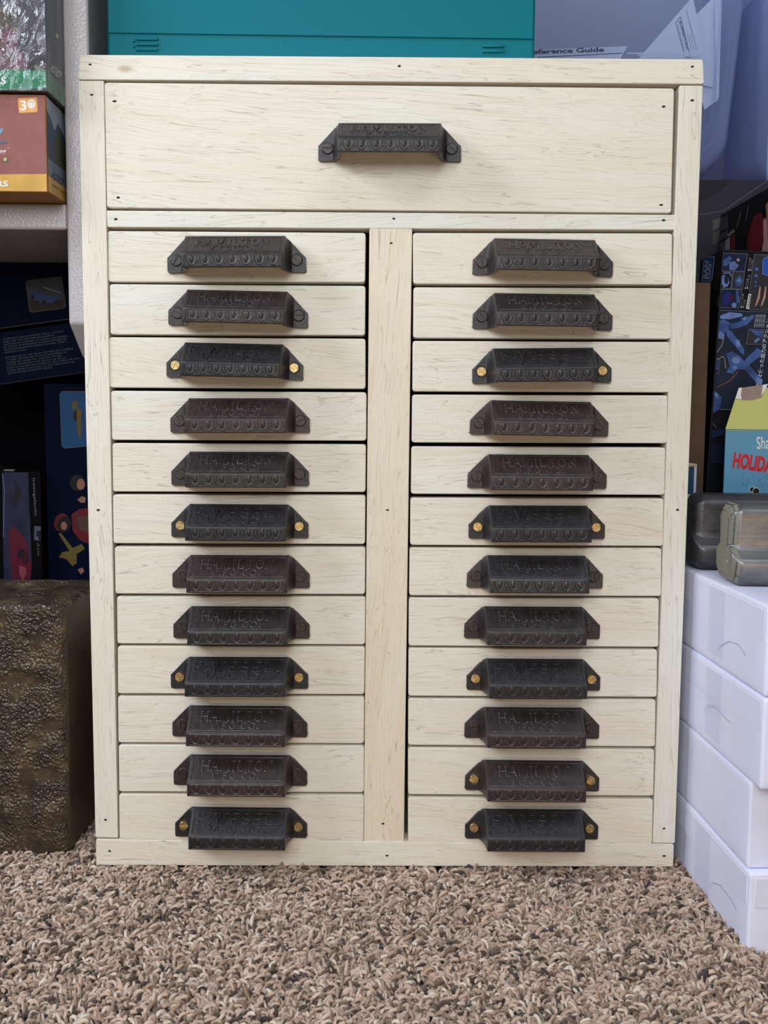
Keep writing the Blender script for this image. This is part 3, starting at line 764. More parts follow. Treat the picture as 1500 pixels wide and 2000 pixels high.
A.poly([(26, 938), (42, 955), (40, 970), (28, 992), (25, 975), (29, 950)], C('print_ship_grey', 24, 24, 32))
A.line([(5, 925), (9, 960), (8, 985), (7, 1050)], 1.3, C('print_light_edge', 96, 96, 108))
A.text('Intergalactic', (64, 934), (68, 1008), 5, C('print_silver', 84, 84, 94), 0.01)
A.poly(round_quad([(67, 1027), (85, 1029), (87, 1057), (67, 1055)], 3, 4), C('print_plate_grey', 66, 70, 82)); A.poly([(72, 1036), (82, 1037), (83, 1057), (76, 1057), (75, 1048), (71, 1047)], BLK)
A.text('Zeta', (72, 1060), (74, 1086), 5, GOLDL)
A.build('front_print')
A = Art(bk, 'top', (.13, .12, h4-FZ))
for k in range(6): A.poly([(.01+k*.017, .004), (.02+k*.017, .003), (.012+k*.017, .03), (.002+k*.017, .032)], C('print_silver_top', 150, 150, 160), False)
A.build('top_print')
# added near-black filler box that closes the niche and keeps its back dark
carton('storage_box', (-0.40, 0.302, FZ), (.155, .06, .40), C('niche_filler_black', 5, 6, 10, .8, spec=.03), label='added near-black filler box darkening the very back, behind the toy boxes on the left')

# rough bronze-brown block
def rough_block():
    m, t, b = nt('bronze_brown_crust'); tc = N(t, 'ShaderNodeTexCoord')
    n = noise_n(t, tc.outputs['Object'], 45, 6, .65); r = ramp(t, n.outputs[0], [(.32, rgb(46, 38, 32)), (.55, rgb(84, 70, 56)), (.75, rgb(132, 112, 84))])
    t.links.new(r.outputs[0], b.inputs['Base Color']); b.inputs['Roughness'].default_value = .34; b.inputs['Metallic'].default_value = .25
    vo = N(t, 'ShaderNodeTexVoronoi'); vo.feature = 'SMOOTH_F1'; vo.inputs['Scale'].default_value = 420; vo.inputs['Smoothness'].default_value = .4
    nw = noise_n(t, tc.outputs['Object'], 120, 3); wa = N(t, 'ShaderNodeVectorMath', operation='MULTIPLY_ADD'); wa.inputs[1].default_value = (.004, .004, .004)
    t.links.new(nw.outputs[1], wa.inputs[0]); t.links.new(tc.outputs['Object'], wa.inputs[2]); t.links.new(wa.outputs[0], vo.inputs['Vector'])
    iv = N(t, 'ShaderNodeMath', operation='SUBTRACT', i_0=1.0); t.links.new(vo.outputs['Distance'], iv.inputs[1])
    pm = noise_n(t, tc.outputs['Object'], 38, 3); pr = ramp(t, pm.outputs[0], [(.42, g(.1)), (.55, g(1))])
    mu = N(t, 'ShaderNodeMath', operation='MULTIPLY'); t.links.new(iv.outputs[0], mu.inputs[0]); t.links.new(pr.outputs[0], mu.inputs[1])
    bump(t, b, mu.outputs[0], 1.0, .0022); b.inputs['Roughness'].default_value = .27; return m
def smooth_brown():
    m, t, b = nt('smooth_brown_side'); tc = N(t, 'ShaderNodeTexCoord')
    n = noise_n(t, tc.outputs['Object'], 25, 4, .5); r = ramp(t, n.outputs[0], [(.3, rgb(62, 48, 34)), (.7, rgb(90, 72, 50))])
    t.links.new(r.outputs[0], b.inputs['Base Color']); b.inputs['Roughness'].default_value = .5
    return m
bx_ = U(131, 1500, .02).x; zt_ = U(60, 1178, .03).z
BW, BD, BH = .17, .13, zt_-FZ
bm = bmesh.new(); add_box(bm, -BW, 0, 0, BD, 0, BH, 0, .006, 3)
bmesh.ops.subdivide_edges(bm, edges=[e for e in bm.edges if e.calc_length() > .03], cuts=70, use_grid_fill=True)
bm.normal_update()
for v in bm.verts:
    p = v.co.copy(); n_ = v.normal
    front = max(0, -n_.y); topf = max(0, n_.z); side = max(0, n_.x)
    bead = 0.0
    if front > .3 or topf > .3:
        amp = 1.0 if front > .3 else .6
        q = Vector((p.x*190, p.y*190, p.z*190))
        d_, _ = noise.voronoi(q)
        patch = min(1, max(0, noise.noise(p*28)+.45))
        bead = .0016*max(0, .6-d_[0])*amp*patch+.0020*noise.noise(p*60)*amp
        if front > .3 and p.x > -.03:
            dd, _ = noise.voronoi(Vector((p.x*52, 0, p.z*52)))
            bead += .0020*max(0, .45-dd[0])
        if topf > .3: bead += .0035*noise.noise(Vector((p.x*25, p.y*60, 2)))
    else: bead = .0008*noise.noise(p*30)
    v.co += n_*bead
for f in bm.faces: f.material_index = 1 if f.normal.x > .8 else 0
o = bm_obj('metal_block', bm, [rough_block(), smooth_brown()], None, 50); o.location = (bx_, .022, FZ)
tag(o, 'dark bronze-brown rough crusted block standing on the carpet left of the cabinet', 'block')

# ------------------------------------------------------------------ green case on top of the cabinet
def case_mat():
    m, t, b = nt('teal_plastic'); b.inputs['Base Color'].default_value = rgb(6, 110, 124); b.inputs['Roughness'].default_value = .48; b.inputs['Specular IOR Level'].default_value = .12
    tc = N(t, 'ShaderNodeTexCoord'); n = noise_n(t, tc.outputs['Object'], 900, 2); bump(t, b, n.outputs[0], .12, .0003); return m
CM = case_mat(); gy = .018
gl_ = U(208.5, 80, gy).x; gr_ = U(1045, 80, gy).x; gh = .19; gz = H+.0006
case = empty('plastic_case', (gl_, gy, gz)); tag(case, 'teal green plastic storage case lying on top of the wooden cabinet', 'case')
bm = bmesh.new(); add_box(bm, 0, gr_-gl_, .0008, .20, 0, gh, 0, .0025, 3); bm_obj('case_body', bm, CM, case, 40)
A0 = U(212, 64, gy-.0006); A1 = U(1041, 76, gy-.0006)
bm = bmesh.new(); add_poly_prism(bm, [(A0.x-gl_, A0.z-gz), (A1.x-gl_, A1.z-gz), (A1.x-gl_, gh-.004), (A0.x-gl_, gh-.004)], -.0006, .002, 0, .0004, 1)
bm_obj('front_flap', bm, CM, case, 40)
bm = bmesh.new()
def rib(x0, x1, y, x_=None):
    p = U(x0, y, gy); q = U(x1, y, gy); r_ = min(.0011, (q.x-p.x)*.49)
    add_poly_prism(bm, round_quad([(p.x-gl_, p.z-gz-r_), (q.x-gl_, q.z-gz-r_), (q.x-gl_, q.z-gz+r_), (p.x-gl_, p.z-gz+r_)], r_*.98, 4), -.0008, .001, 0, .0004, 2)
for x0, x1, y in ((265, 309, 75.5), (265, 309, 86), (265, 309, 96)): rib(x0, x1, y)
for x0, x1, y in ((942, 985, 89.5), (942, 985, 99.5)): rib(x0, x1, y)
for x, y in ((261.5, 80), (261.5, 90.5)): rib(x-2.4, x+2.4, y)
bm_obj('grip_ribs', bm, CM, case, 40)

# ------------------------------------------------------------------ behind on the right: carton, totes, papers
def tote_mat(name='translucent_blue_plastic', dens=.42):
    m, t, b = nt(name); b.inputs['Base Color'].default_value = rgb(176, 188, 236); b.inputs['Roughness'].default_value = .16
    tr = N(t, 'ShaderNodeBsdfTransparent'); tr.inputs[0].default_value = (.93, .955, 1, 1)
    mx = N(t, 'ShaderNodeMixShader'); lw_ = N(t, 'ShaderNodeLayerWeight'); lw_.inputs[0].default_value = .35
    ma = N(t, 'ShaderNodeMath', operation='MULTIPLY_ADD', i_1=.6, i_2=.075); t.links.new(lw_.outputs[1], ma.inputs[0]); ma.use_clamp = True
    t.links.new(ma.outputs[0], mx.inputs[0]); t.links.new(tr.outputs[0], mx.inputs[1]); t.links.new(b.outputs[0], mx.inputs[2])
    t.links.new(mx.outputs[0], t.nodes['Material Output'].inputs[0])
    tc = N(t, 'ShaderNodeTexCoord'); n = noise_n(t, tc.outputs['Object'], 18, 2); bump(t, b, n.outputs[0], .25, .004)
    return m
TM = tote_mat()
yt = .30
CARDG = plain('dark_grey_card', rgb(58, 54, 64), .55, var=.12)
zt1 = U(1400, 347, yt).z
gc = carton('storage_box', (.06, yt+.004, FZ), (.66, .36, zt1-FZ-.001), CARDG, label='dark grey carton behind the cabinet, carrying the two translucent tubs')
A = Art(gc, 'front', (.66, .36, zt1-FZ))
A.poly([(1366, 352), (1432, 352), (1398, 378), (1366, 392)], C('print_charcoal', 46, 42, 50)); A.line([(1366, 420), (1412, 412), (1500, 352)], 2.0, C('print_grey_line', 96, 92, 104))
A.poly([(1392, 430), (1421, 420), (1421, 436), (1392, 450)], C('print_grey_patch', 96, 90, 90)); A.poly([(1392, 455), (1421, 444), (1421, 462), (1392, 478)], C('print_grey_patch2', 84, 80, 80))
A.build('front_print')
def tote(name, outline, depth, zb_, loc, label, ztop):
    """outline: half-section front silhouette points (x from left, z), open top shell with wall"""
    e = empty(name, loc); tag(e, label, 'storage tub', None)
    n = len(outline)
    def shell(scale, y0, y1, th, nm, rad):
        # loops through depth with rounded front and back corners
        bm = bmesh.new(); rings = []
        cx = sum(p[0] for p in outline)/n
        K = 7
        for i in range(2*K+2):
            if i <= K: a = i/K*math.pi/2; yy = y0+rad*(1-math.sin(a)); ins = rad*(1-math.cos(a))
            if i <= K: yy = y0+rad*(1-math.cos(a)); ins = rad*(1-math.sin(a))
            else: a = (i-K-1)/K*math.pi/2; yy = y1-rad*(1-math.sin(a)); ins = rad*(1-math.cos(a))
            ring = []
            for (x, z) in outline:
                dx = 1 if x < cx-1e-4 else -1
                fx = min(1, abs(x-cx)/ (max(abs(q[0]-cx) for q in outline)))
                zz = z+ins*(1-fx)*(1 if z < ztop*.5 else 0)*.9
                ring.append(bm.verts.new((x+dx*ins*fx**.7, yy, zz)))
            rings.append(ring)
        for i in range(len(rings)-1):
            for k in range(n-1): bm.faces.new((rings[i][k], rings[i][k+1], rings[i+1][k+1], rings[i+1][k]))
        bm.faces.new(rings[0]); bm.faces.new(rings[-1][::-1])
        bmesh.ops.recalc_face_normals(bm, faces=bm.faces)
        bmesh.ops.solidify(bm, geom=bm.faces[:], thickness=th)
        return bm_obj(nm, bm, TM, e, 50)
    shell(1, 0, depth, .0012, 'tub_body', .028)
    # moulded ribs: tubes following the outline, inset
    for ins in (.020, .034):
        bm = bmesh.new(); pts = []
        cx = sum(p[0] for p in outline)/n
        for (x, z) in outline: 
            mxh = max(abs(q[0]-cx) for q in outline); fx = abs(x-cx)/mxh
            pts.append(Vector((x+(ins if x < cx else -ins)*min(1, fx**3*1.0), .0006 if ins > .025 else .0022, z+ins*(1-min(1, z/.09)))))
        sides = 6; rr = .0016; rings = []
        for i, p in enumerate(pts):
            d = (pts[min(i+1, n-1)]-pts[max(i-1, 0)]).normalized(); sd = d.cross(Vector((0, 1, 0))).normalized()
            rings.append([bm.verts.new(p+sd*rr*math.cos(a)+Vector((0, 1, 0))*rr*.6*math.sin(a)) for a in (k/sides*math.tau for k in range(sides))])
        for i in range(n-1):
            for k in range(sides): bm.faces.new((rings[i][k], rings[i][(k+1) % sides], rings[i+1][(k+1) % sides], rings[i+1][k]))
        bm_obj('moulded_rib', bm, TM, e, 60)
    return e
def tub_outline(w_, h_, rad, taper):
    pts = [(-taper, h_)]
    pts.append((-taper*.4, h_*.5))
    for k in range(9): a = math.pi+k/8*math.pi/2; pts.append((rad+rad*math.cos(a), rad+rad*math.sin(a)))
    for k in range(1, 8): pts.append((rad+(w_-2*rad)*k/8, 0))
    for k in range(9): a = -math.pi/2+k/8*math.pi/2; pts.append((w_-rad+rad*math.cos(a), rad+rad*math.sin(a)))
    pts += [(w_+taper*.4, h_*.5), (w_+taper, h_)]
    return pts
xr1 = U(1437, 240, yt).x; tw = .36; th_ = .30
tote('storage_tub', tub_outline(tw, th_, .048, .022), .24, 0, (xr1-tw, yt, zt1+.0002), 'translucent blue plastic tub holding white papers, behind the right end of the cabinet', th_)
xl2 = xr1+.031
tote('storage_tub', tub_outline(.26, th_, .030, .004), .24, 0, (xl2, yt+.006, zt1+.0002), 'translucent blue plastic tub right of the tub of papers, cut by the frame edge', th_)
# contents of the right tub
gb = carton('toy_box', (xl2+.02, yt+.05, zt1+.006), (.20, .14, .21), plain('dusky_blue_card', rgb(206, 212, 250), .5, var=.10), label='blue-grey printed box inside the right-hand translucent tub')
A = Art(gb, 'front', (.20, .14, .21)); A.poly([(1484, 0), (1500, 0), (1520, 60), (1500, 100), (1490, 60)], C('print_indigo', 92, 94, 122)); A.poly([(1470, 70), (1500, 75), (1500, 140), (1462, 130)], C('print_dark_indigo', 120, 122, 150)); A.build('front_print')
# papers in the left tub
PAPER = plain('white_paper', rgb(232, 236, 250), .6); INK = C('print_navy_ink', 36, 46, 84); INKK = C('print_black_ink', 28, 28, 40)
def sheet(name, pts, Y, label, dy=0.0, group=None, th=.0006):
    base = U(*pts[0], Y); bm = bmesh.new()
    q = [U(p[0], p[1], Y+dy*i) for i, p in enumerate(pts)]
    fr = [bm.verts.new(v-base) for v in q]; bk_ = [bm.verts.new(v-base+Vector((0, th, 0))) for v in q]
    bm.faces.new(fr); bm.faces.new(bk_[::-1]); n = len(q)
    for i in range(n): bm.faces.new((fr[i], bk_[i], bk_[(i+1) % n], fr[(i+1) % n]))
    bmesh.ops.recalc_face_normals(bm, faces=bm.faces)
    o = bm_obj(name, bm, PAPER, None); o.location = base; tag(o, label, 'paper', group); return o
yp = yt+.036
s1 = sheet('paper_sheet', [(1045, 150), (1045, 97.5), (1226, 90), (1190, 150)], yp, 'white printed guide leaflet inside the tub, right of the teal case')
A = Art(s1, 'front', (1, 1, 1)); A.text('Reference Guide', (1028, 106), (1180, 101), 9, INKK, .035); A.line([(1050, 112), (1215, 104)], 1.5, INKK); A.build('lettering')
s2 = sheet('paper_sheet', [(1225, 140), (1347, 0), (1352, -10), (1392, 170)], yp+.006, 'white letter sheet with a boxed dark blue heading, standing in the tub')
A = Art(s2, 'front', (1, 1, 1))
A.frame([(1320, 44.5), (1329, 33), (1345, 98), (1349, 112), (1338, 112)], 1.1, INK)
A.text('BLUEPRINTS AND', (1326, 42), (1341, 98), 4.2, INK, .02)
A.text('VELLUM PAPERS', (1323, 47), (1335, 98), 1.6, INK)
A.text('GUIDE FOR CORRESPONDENCE AND CARE', (1339, 20), (1360, 98), 2.0, INK); A.text('Tables and contents', (1346.5, 66), (1355, 98), 1.7, INK); A.text('General reference', (1342.5, 68), (1350, 98), 1.7, INK)
A.build('lettering')
sheet('paper_sheet', [(1345, 44), (1392, -4), (1408, -8), (1401, 196), (1376, 214), (1352, 130)], yp+.011, 'large blank white sheet standing at the right end of the tub', .0001)
sheet('paper_sheet', [(1396, 0), (1410, -3), (1404, 190), (1399, 200)], yp+.004, 'narrow white folded sheet at the right edge of the blank sheet in the tub')
for k in range(3):
    sheet('paper_sheet', [(1225+k*20, 103+k*3), (1370, 101.5+k*3.2), (1372, 103.5+k*3.2), (1225+k*20, 105.5+k*3)], yp-.010-.002*k, 'white sheets lying flat, seen edge-on just above the cabinet top', 0, 'flat papers in the tub')
# weight inside tub
bm = bmesh.new(); add_box(bm, 0, .30, 0, .14, 0, .005, 0, .001); o = bm_obj('folder', bm, plain('dusky_violet_card', rgb(96, 98, 128), .6), None, 40)
o.location = (xr1-tw+.03, yt+.07, zt1+.004); tag(o, 'flat violet-grey folder on the bottom of the tub of papers', 'folder')

# ------------------------------------------------------------------ white paper boxes on the right
def whitebox_mat():
    m, t, b = nt('white_wrapped_card'); tc = N(t, 'ShaderNodeTexCoord')
    n = noise_n(t, tc.outputs['Object'], 14, 4, .5); r = ramp(t, n.outputs[0], [(.3, rgb(226, 228, 254)), (.7, rgb(234, 236, 255))])
    t.links.new(r.outputs[0], b.inputs['Base Color']); b.inputs['Roughness'].default_value = .42
    n2 = noise_n(t, tc.outputs['Object'], 60, 3); bump(t, b, n2.outputs[0], .12, .002); return m
WB = whitebox_mat()
m, t, b = nt('clear_packing_tape'); b.inputs['Base Color'].default_value = rgb(214, 214, 238); b.inputs['Roughness'].default_value = .22
tr = N(t, 'ShaderNodeBsdfTransparent'); mx = N(t, 'ShaderNodeMixShader'); mx.inputs[0].default_value = .10
t.links.new(tr.outputs[0], mx.inputs[1]); t.links.new(b.outputs[0], mx.inputs[2]); t.links.new(mx.outputs[0], t.nodes['Material Output'].inputs[0]); TAPE = m
CREASE = C('paper_crease', 196, 196, 222)
ROT = math.atan(.04)
zl = [.2272, .1680, .1075, .0480, -.0115]
fronts = [-.131, -.131, -.114, -.120]; xoff = [0, 0, .0006, .0004]
descr = ['topmost white wrapped paper carton of the stack, under the steel bars', 'second white wrapped paper carton from the top of the stack', 'third white wrapped paper carton of the stack, with a plain side', 'bottom white wrapped paper carton of the stack, resting on the carpet']
for i in range(4):
    zt0, zb0 = zl[i], zl[i+1]; h_ = zt0-zb0-.0004; wd, dp = .235, .315
    fy = fronts[i]; xx = .2315-.04*fy*1.0+xoff[i]
    bm = bmesh.new(); add_box(bm, 0, wd, 0, dp, 0, h_, 0, .0022, 3)
    bmesh.ops.subdivide_edges(bm, edges=[e for e in bm.edges if e.calc_length() > .04], cuts=16, use_grid_fill=True)
    for v in bm.verts:
        if v.co.x < .06 or v.co.y < .06:
            q = v.co*22+Vector((i*3.1, 0, 0)); edge = min(v.co.z, h_-v.co.z)/h_*2
            v.co += v.normal*(.0013*noise.noise(q)*min(1, edge*1.5))
    o = bm_obj('paper_carton', bm, WB, None, 50); o.location = (xx, fy, zb0); o.rotation_euler = (0, 0, ROT); tag(o, descr[i], 'carton', 'white paper cartons')
    # lid lip on three of the boxes
    if i != 2:
        bm = bmesh.new(); zz = h_*.60
        add_box(bm, -.0002, .0006, .004, dp-.004, zz, h_-.0035, 0, .0002, 1); add_box(bm, .004, wd-.004, -.0002, .0006, zz, h_-.0035, 0, .0002, 1)
        bm_obj('lid_edge', bm, WB, o, 40)
    bm = bmesh.new()
    if i != 2:
        add_box(bm, -.0009, -.0007, .070, .100, h_*.12, h_-.004, 0)
        bm_obj('packing_tape', bm, TAPE, o)
        bm = bmesh.new()
        jx = (.0, .022, 0, -.012)[i]; jz = (0, .14, 0, .1)[i]; pts = [(.030+jx, h_*(.34+jz)), (.043+jx*1.2, h_*(.42+jz*.6)), (.060+jx, h_*(.39+jz)), (.074+jx, h_*(.28+jz*1.3)), (.080+jx, h_*(.20+jz))]
        for a_, c_ in zip(pts[:-1], pts[1:]):
            vs = [bm.verts.new((-.0011, a_[0], a_[1]-.0003)), bm.verts.new((-.0011, c_[0], c_[1]-.0003)), bm.verts.new((-.0011, c_[0], c_[1]+.0003)), bm.verts.new((-.0011, a_[0], a_[1]+.0003))]
            bm.faces.new(vs)
        bm_obj('tape_crease', bm, CREASE, o)

# ------------------------------------------------------------------ steel bars
def steel(name, c0, c1, rough=.32, metal=.85):
    m, t, b = nt(name); tc = N(t, 'ShaderNodeTexCoord')
    mp = N(t, 'ShaderNodeMapping'); mp.inputs['Scale'].default_value = (30, 400, 400); t.links.new(tc.outputs['Object'], mp.inputs[0])
    n = noise_n(t, mp.outputs[0], 1.0, 4, .6); n0 = noise_n(t, tc.outputs['Object'], 40, 5, .6)
    r = ramp(t, n0.outputs[0], [(.3, c0), (.7, c1)]); t.links.new(r.outputs[0], b.inputs['Base Color'])
    b.inputs['Metallic'].default_value = metal
    rr = ramp(t, n.outputs[0], [(.3, g(rough-.06)), (.7, g(rough+.16))]); t.links.new(rr.outputs[0], b.inputs['Roughness'])
    bump(t, b, n.outputs[0], .18, .0004); return m
ST = steel('worn_steel', (.15, .145, .152, 1), (.25, .245, .25, 1), .38); STD = steel('dark_steel', (.07, .066, .075, 1), (.15, .14, .15, 1), .42)
STE = steel('olive_steel_end', (.20, .19, .15, 1), (.25, .24, .19, 1), .5, .2)
EDGE = steel('polished_steel_edge', (.33, .32, .32, 1), (.5, .5, .5, 1), .42, .6)
SPK = C('paint_fleck_white', 220, 220, 210)
def bar(loc, mats, label, length=.22, depth=.044, hgt=.0570, flecks=False):
    k = hgt
    # section in (y, z): flat base, wide foot, waist, head
    S = [(.006, 0), (depth-.006, 0), (depth, k*.10), (depth+.001, k*.24), (depth-.0005, k*.31), (depth-.0065, k*.42), (depth-.0075, k*.50), (depth-.006, k*.90), (depth-.012, k), (.013, k), (.0072, k*.92), (.0066, k*.88), (.0085, k*.50), (.0078, k*.43), (.0006, k*.33), (-.0008, k*.29), (-.001, k*.24), (.001, k*.10)]
    def ring(bm, x, ins):
        cy = depth*.5; cz = k*.48
        return [bm.verts.new((x, y+(cy-y)/max(abs(y-cy), 1e-6)*min(ins, abs(y-cy)*.8), z+(cz-z)/max(abs(z-cz), 1e-6)*min(ins, abs(z-cz)*.8))) for y, z in S]
    bm = bmesh.new(); rings = [ring(bm, x, i_) for x, i_ in ((0, .0062), (.0010, .0040), (.0030, .0018), (.0055, .0006), (.0075, 0), (length, 0))]
    n = len(S)
    for a_, b_ in zip(rings[:-1], rings[1:]):
        for i in range(n):
            f = bm.faces.new((a_[i], a_[(i+1) % n], b_[(i+1) % n], b_[i]))
            if a_ in rings[:3]: f.material_index = 1
    f = bm.faces.new(rings[0][::-1]); f.material_index = 1; bm.faces.new(rings[-1])
    bmesh.ops.recalc_face_normals(bm, faces=bm.faces)
    bmesh.ops.bevel(bm, geom=[e for e in bm.edges if e.calc_face_angle(0) > .35], offset=.0006, segments=2, profile=.5, affect='EDGES')
    o = bm_obj('steel_bar', bm, mats, None, 38); o.location = loc; o.rotation_euler = (0, 0, math.radians(-1.5)); tag(o, label, 'steel bar', 'steel bars on the cartons')
    return o
zb_ = zl[0]+.0003
pf = UZ(1432, 1146, zb_); pbk = UZ(1372, 1114, zb_)
bar_f = bar((U(1431, 1100, pf.y).x, pf.y, zb_), [ST, STE], 'front grey steel bar with a moulded profile, lying on the white cartons')
bar_b = bar((U(1357, 1080, pbk.y).x, pbk.y, zb_), [STD, STD], 'rear dark steel bar with a moulded profile, lying behind the front bar')
bm = bmesh.new()
for y_, z_, r_ in ((.012, .016, .0011), (.014, .020, .0006), (.012, .024, .0005), (.010, .027, .0007), (.018, .014, .0004), (.017, .033, .0004)):
    q = [bm.verts.new((-.0002, y_+r_*.7*math.cos(a), z_+r_*1.2*math.sin(a))) for a in (k/10*math.tau for k in range(10))]; bm.faces.new(q)
bm_obj('paint_fleck', bm, SPK, bar_f)

# ------------------------------------------------------------------ boxes behind the bars
# dark kit box with blue robot pictures
dB = .888; yB = CY+dB+.0
pB = U(1412, 488, yB); hB = pB.z-zl[0]; pB2 = U(1390, 800, yB)
angB = math.atan2(pB.x-pB2.x, pB.z-pB2.z)
kit = carton('model_kit_box', (pB.x-math.tan(angB)*hB, yB, zl[0]+.0005), (.16, .062, hB/math.cos(angB)), C('black_kit_card', 16, 17, 24, .38), (0, angB, 0),
             label='black model kit box with blue robot pictures, standing behind the light blue box', cat='box')
A = Art(kit, 'front', (.16, .062, hB))
NB = plain('print_navy_photo', rgb(26, 36, 66), .4, var=.5); MB_ = plain('print_mid_blue', rgb(64, 88, 146), .4, var=.5); LB = plain('print_light_blue', rgb(104, 126, 182), .4, var=.35); GB = plain('print_grey_photo', rgb(50, 50, 56), .4, var=.1); TN = C('print_tan_blade', 186, 140, 112)
LN = C('print_frame_grey', 110, 115, 130)
def pan(q, m): A.poly(q, m); A.frame(q, .8, LN)
pan([(1413, 494.5), (1460, 496), (1454, 530.5), (1408, 529.5)], NB); pan([(1408, 530), (1430.5, 530.5), (1427, 564), (1403, 564)], BLK); pan([(1432, 530.5), (1454, 531), (1450, 565), (1428, 564.5)], GB)
pan([(1403, 565), (1449, 565.5), (1443, 602), (1397, 601)], NB)
pan([(1473, 497), (1530, 499), (1524, 607), (1462, 605), (1466, 575), (1463, 572)], GB)
A.poly([(1424, 513), (1434, 510), (1443, 519), (1434, 529), (1424, 527)], LB); A.poly([(1413, 508), (1424, 500), (1430, 505), (1420, 520), (1411, 520)], MB_); A.ell((1441, 508), 3, 3.5, C('print_tan', 150, 140, 130))
A.ell((1415, 548), 8, 11, LB); A.ell((1418, 546), 4, 9, NB); A.line([(1412, 534), (1425, 533), (1427, 540)], 2.6, LB); A.line([(1411, 561), (1419, 559), (1424, 550)], 2.6, LB)
A.poly([(1434, 548), (1444, 536), (1450, 548), (1446, 560), (1436, 560)], MB_); A.poly([(1437, 550), (1444, 542), (1446, 552)], LB)
A.ell((1420, 583), 9, 13, C('print_deep_blue', 28, 36, 110), 20); A.ell((1428, 582), 3, 5, REDD); A.poly([(1436, 568), (1442, 566), (1444, 590), (1438, 594)], MB_); A.ell((1433, 596), 5, 5, LB)
A.poly([(1491, 505), (1500, 501), (1512, 503), (1500, 539), (1489, 536), (1489, 512)], C('print_cobalt', 40, 84, 190)); A.frame([(1491, 505), (1500, 501), (1512, 503), (1500, 539), (1489, 536), (1489, 512)], 1.2, LB)
for y_ in (526, 539, 551, 559): A.ell((1477-(y_-526)*.08, y_), 3.6-(y_-526)*.03, 4-(y_-526)*.04, MB_, 20, 8)
for dx in (0, 11): A.poly([(1483+dx, 558), (1485+dx, 562), (1483+dx, 582), (1477+dx, 596), (1473+dx, 600), (1479+dx, 580)], TN)
A.poly([(1400, 573.5), (1406.5, 574), (1402, 601), (1396, 600.5)], WHT); A.text('GIMMICK', (1402, 599), (1406, 576), 4.2, BLK, .03)
A.poly([(1461, 574.5), (1466.5, 575), (1462, 604), (1456, 603)], WHT); A.text('WEAPONS', (1462, 602), (1466, 577), 4.2, BLK, .03)
pan([(1397, 605.5), (1530, 611), (1520, 800), (1380, 800)], plain('print_night_panel', rgb(30, 40, 58), .4, var=.3))
LT = C('print_jp_text', 170, 172, 184)
for (x, y, l_) in ((1462, 530, 26), (1466, 530, 22), (1456, 565, 20), (1460, 565, 28), (1452, 602, 16), (1448, 602, 28)):
    A.text('●'+'ここに注目'[:4], (x, y), (x+3.5, y-l_), 2.6, LT)
for k in range(5): A.text('付属の武器を装備', (1474+k*4.2, 640), (1478+k*4.2, 615), 2.8, LT)
A.text('特徴を使った迫力のアクション', (1482, 758), (1503, 624), 6.5, C('print_jp_white', 205, 208, 216), .01)
# upper robot: generic jointed machine figure
A.poly([(1405, 617), (1424, 610), (1448, 613), (1449, 618), (1424, 624), (1406, 623)], LB); A.poly([(1402, 628), (1412, 624), (1424, 630), (1422, 646), (1408, 652), (1396, 642), (1392, 636)], MB_)
A.poly([(1424, 632), (1440, 630), (1470, 614), (1472, 620), (1458, 634), (1438, 642), (1426, 642)], MB_); A.poly([(1446, 623), (1458, 618), (1454, 626)], LB)
A.poly([(1386, 648), (1400, 644), (1414, 652), (1412, 664), (1400, 660), (1388, 652)], LB); A.poly([(1416, 644), (1426, 646), (1440, 664), (1452, 682), (1452, 694), (1446, 690), (1434, 676), (1418, 656)], MB_); A.poly([(1434, 664), (1442, 664), (1446, 676), (1438, 678)], LB)
A.line([(1412, 662), (1408, 676), (1398, 690), (1396, 698), (1402, 702), (1410, 696), (1414, 700), (1416, 720)], 1.4, C('print_cable', 150, 140, 140))
A.poly([(1416, 692), (1428, 686), (1442, 694), (1452, 706), (1460, 696), (1478, 680), (1486, 686), (1484, 696), (1462, 712), (1476, 730), (1488, 742), (1486, 750), (1474, 746), (1452, 722), (1438, 722), (1430, 730), (1416, 728), (1424, 716), (1420, 702)], MB_)
A.ell((1436, 704), 8, 7, LB); A.ell((1434, 718), 5, 4, LB); A.poly([(1476, 735), (1488, 742), (1486, 752), (1474, 748)], LB)
A.line([(1440, 726), (1424, 744), (1400, 756)], 1.5, C('print_red_rod', 150, 80, 60))
A.poly([(1461, 643.5), (1490, 644), (1487, 673), (1456, 672.5)], GB); A.frame([(1461, 643.5), (1490, 644), (1487, 673), (1456, 672.5)], .8, LN); A.poly([(1464, 645), (1488, 646), (1487, 660), (1476, 656)], MB_); A.poly([(1470, 668), (1478, 660), (1484, 662), (1474, 670)], LB)
A.poly([(1385, 703), (1404, 704), (1402, 730), (1383, 729)], NB); A.frame([(1385, 703), (1404, 704), (1402, 730), (1383, 729)], .8, LN); A.poly([(1387, 712), (1400, 706), (1400, 722), (1390, 726)], MB_)
for k in range(0): A.text('可動範囲', (1378+k*4, 758), (1380+k*4, 738), 2.8, LT)
A.poly([(1382, 768), (1396, 764), (1408, 776), (1404, 800), (1394, 806), (1380, 812), (1388, 790)], MB_); A.poly([(1388, 766), (1400, 768), (1402, 780)], LB)
A.poly([(1378, 842), (1412, 838), (1412, 850), (1380, 858)], NB); A.poly([(1378, 866), (1412, 868), (1412, 905), (1376, 905)], plain('print_midnight', rgb(18, 24, 52), .4, var=.3))
A.line([(1384, 842), (1385, 828), (1392, 828), (1398, 836)], .9, LN)
A.build('front_print')
A = Art(kit, 'left', (.16, .062, hB))
PLT = C('print_plate_blue', 24, 84, 140)
q = [(1377, 503), (1396, 501), (1391, 545), (1387, 549.5), (1371, 550), (1375, 512)]
A.poly(q, PLT); A.frame(q, 1.6, C('print_plate_edge', 120, 150, 176))
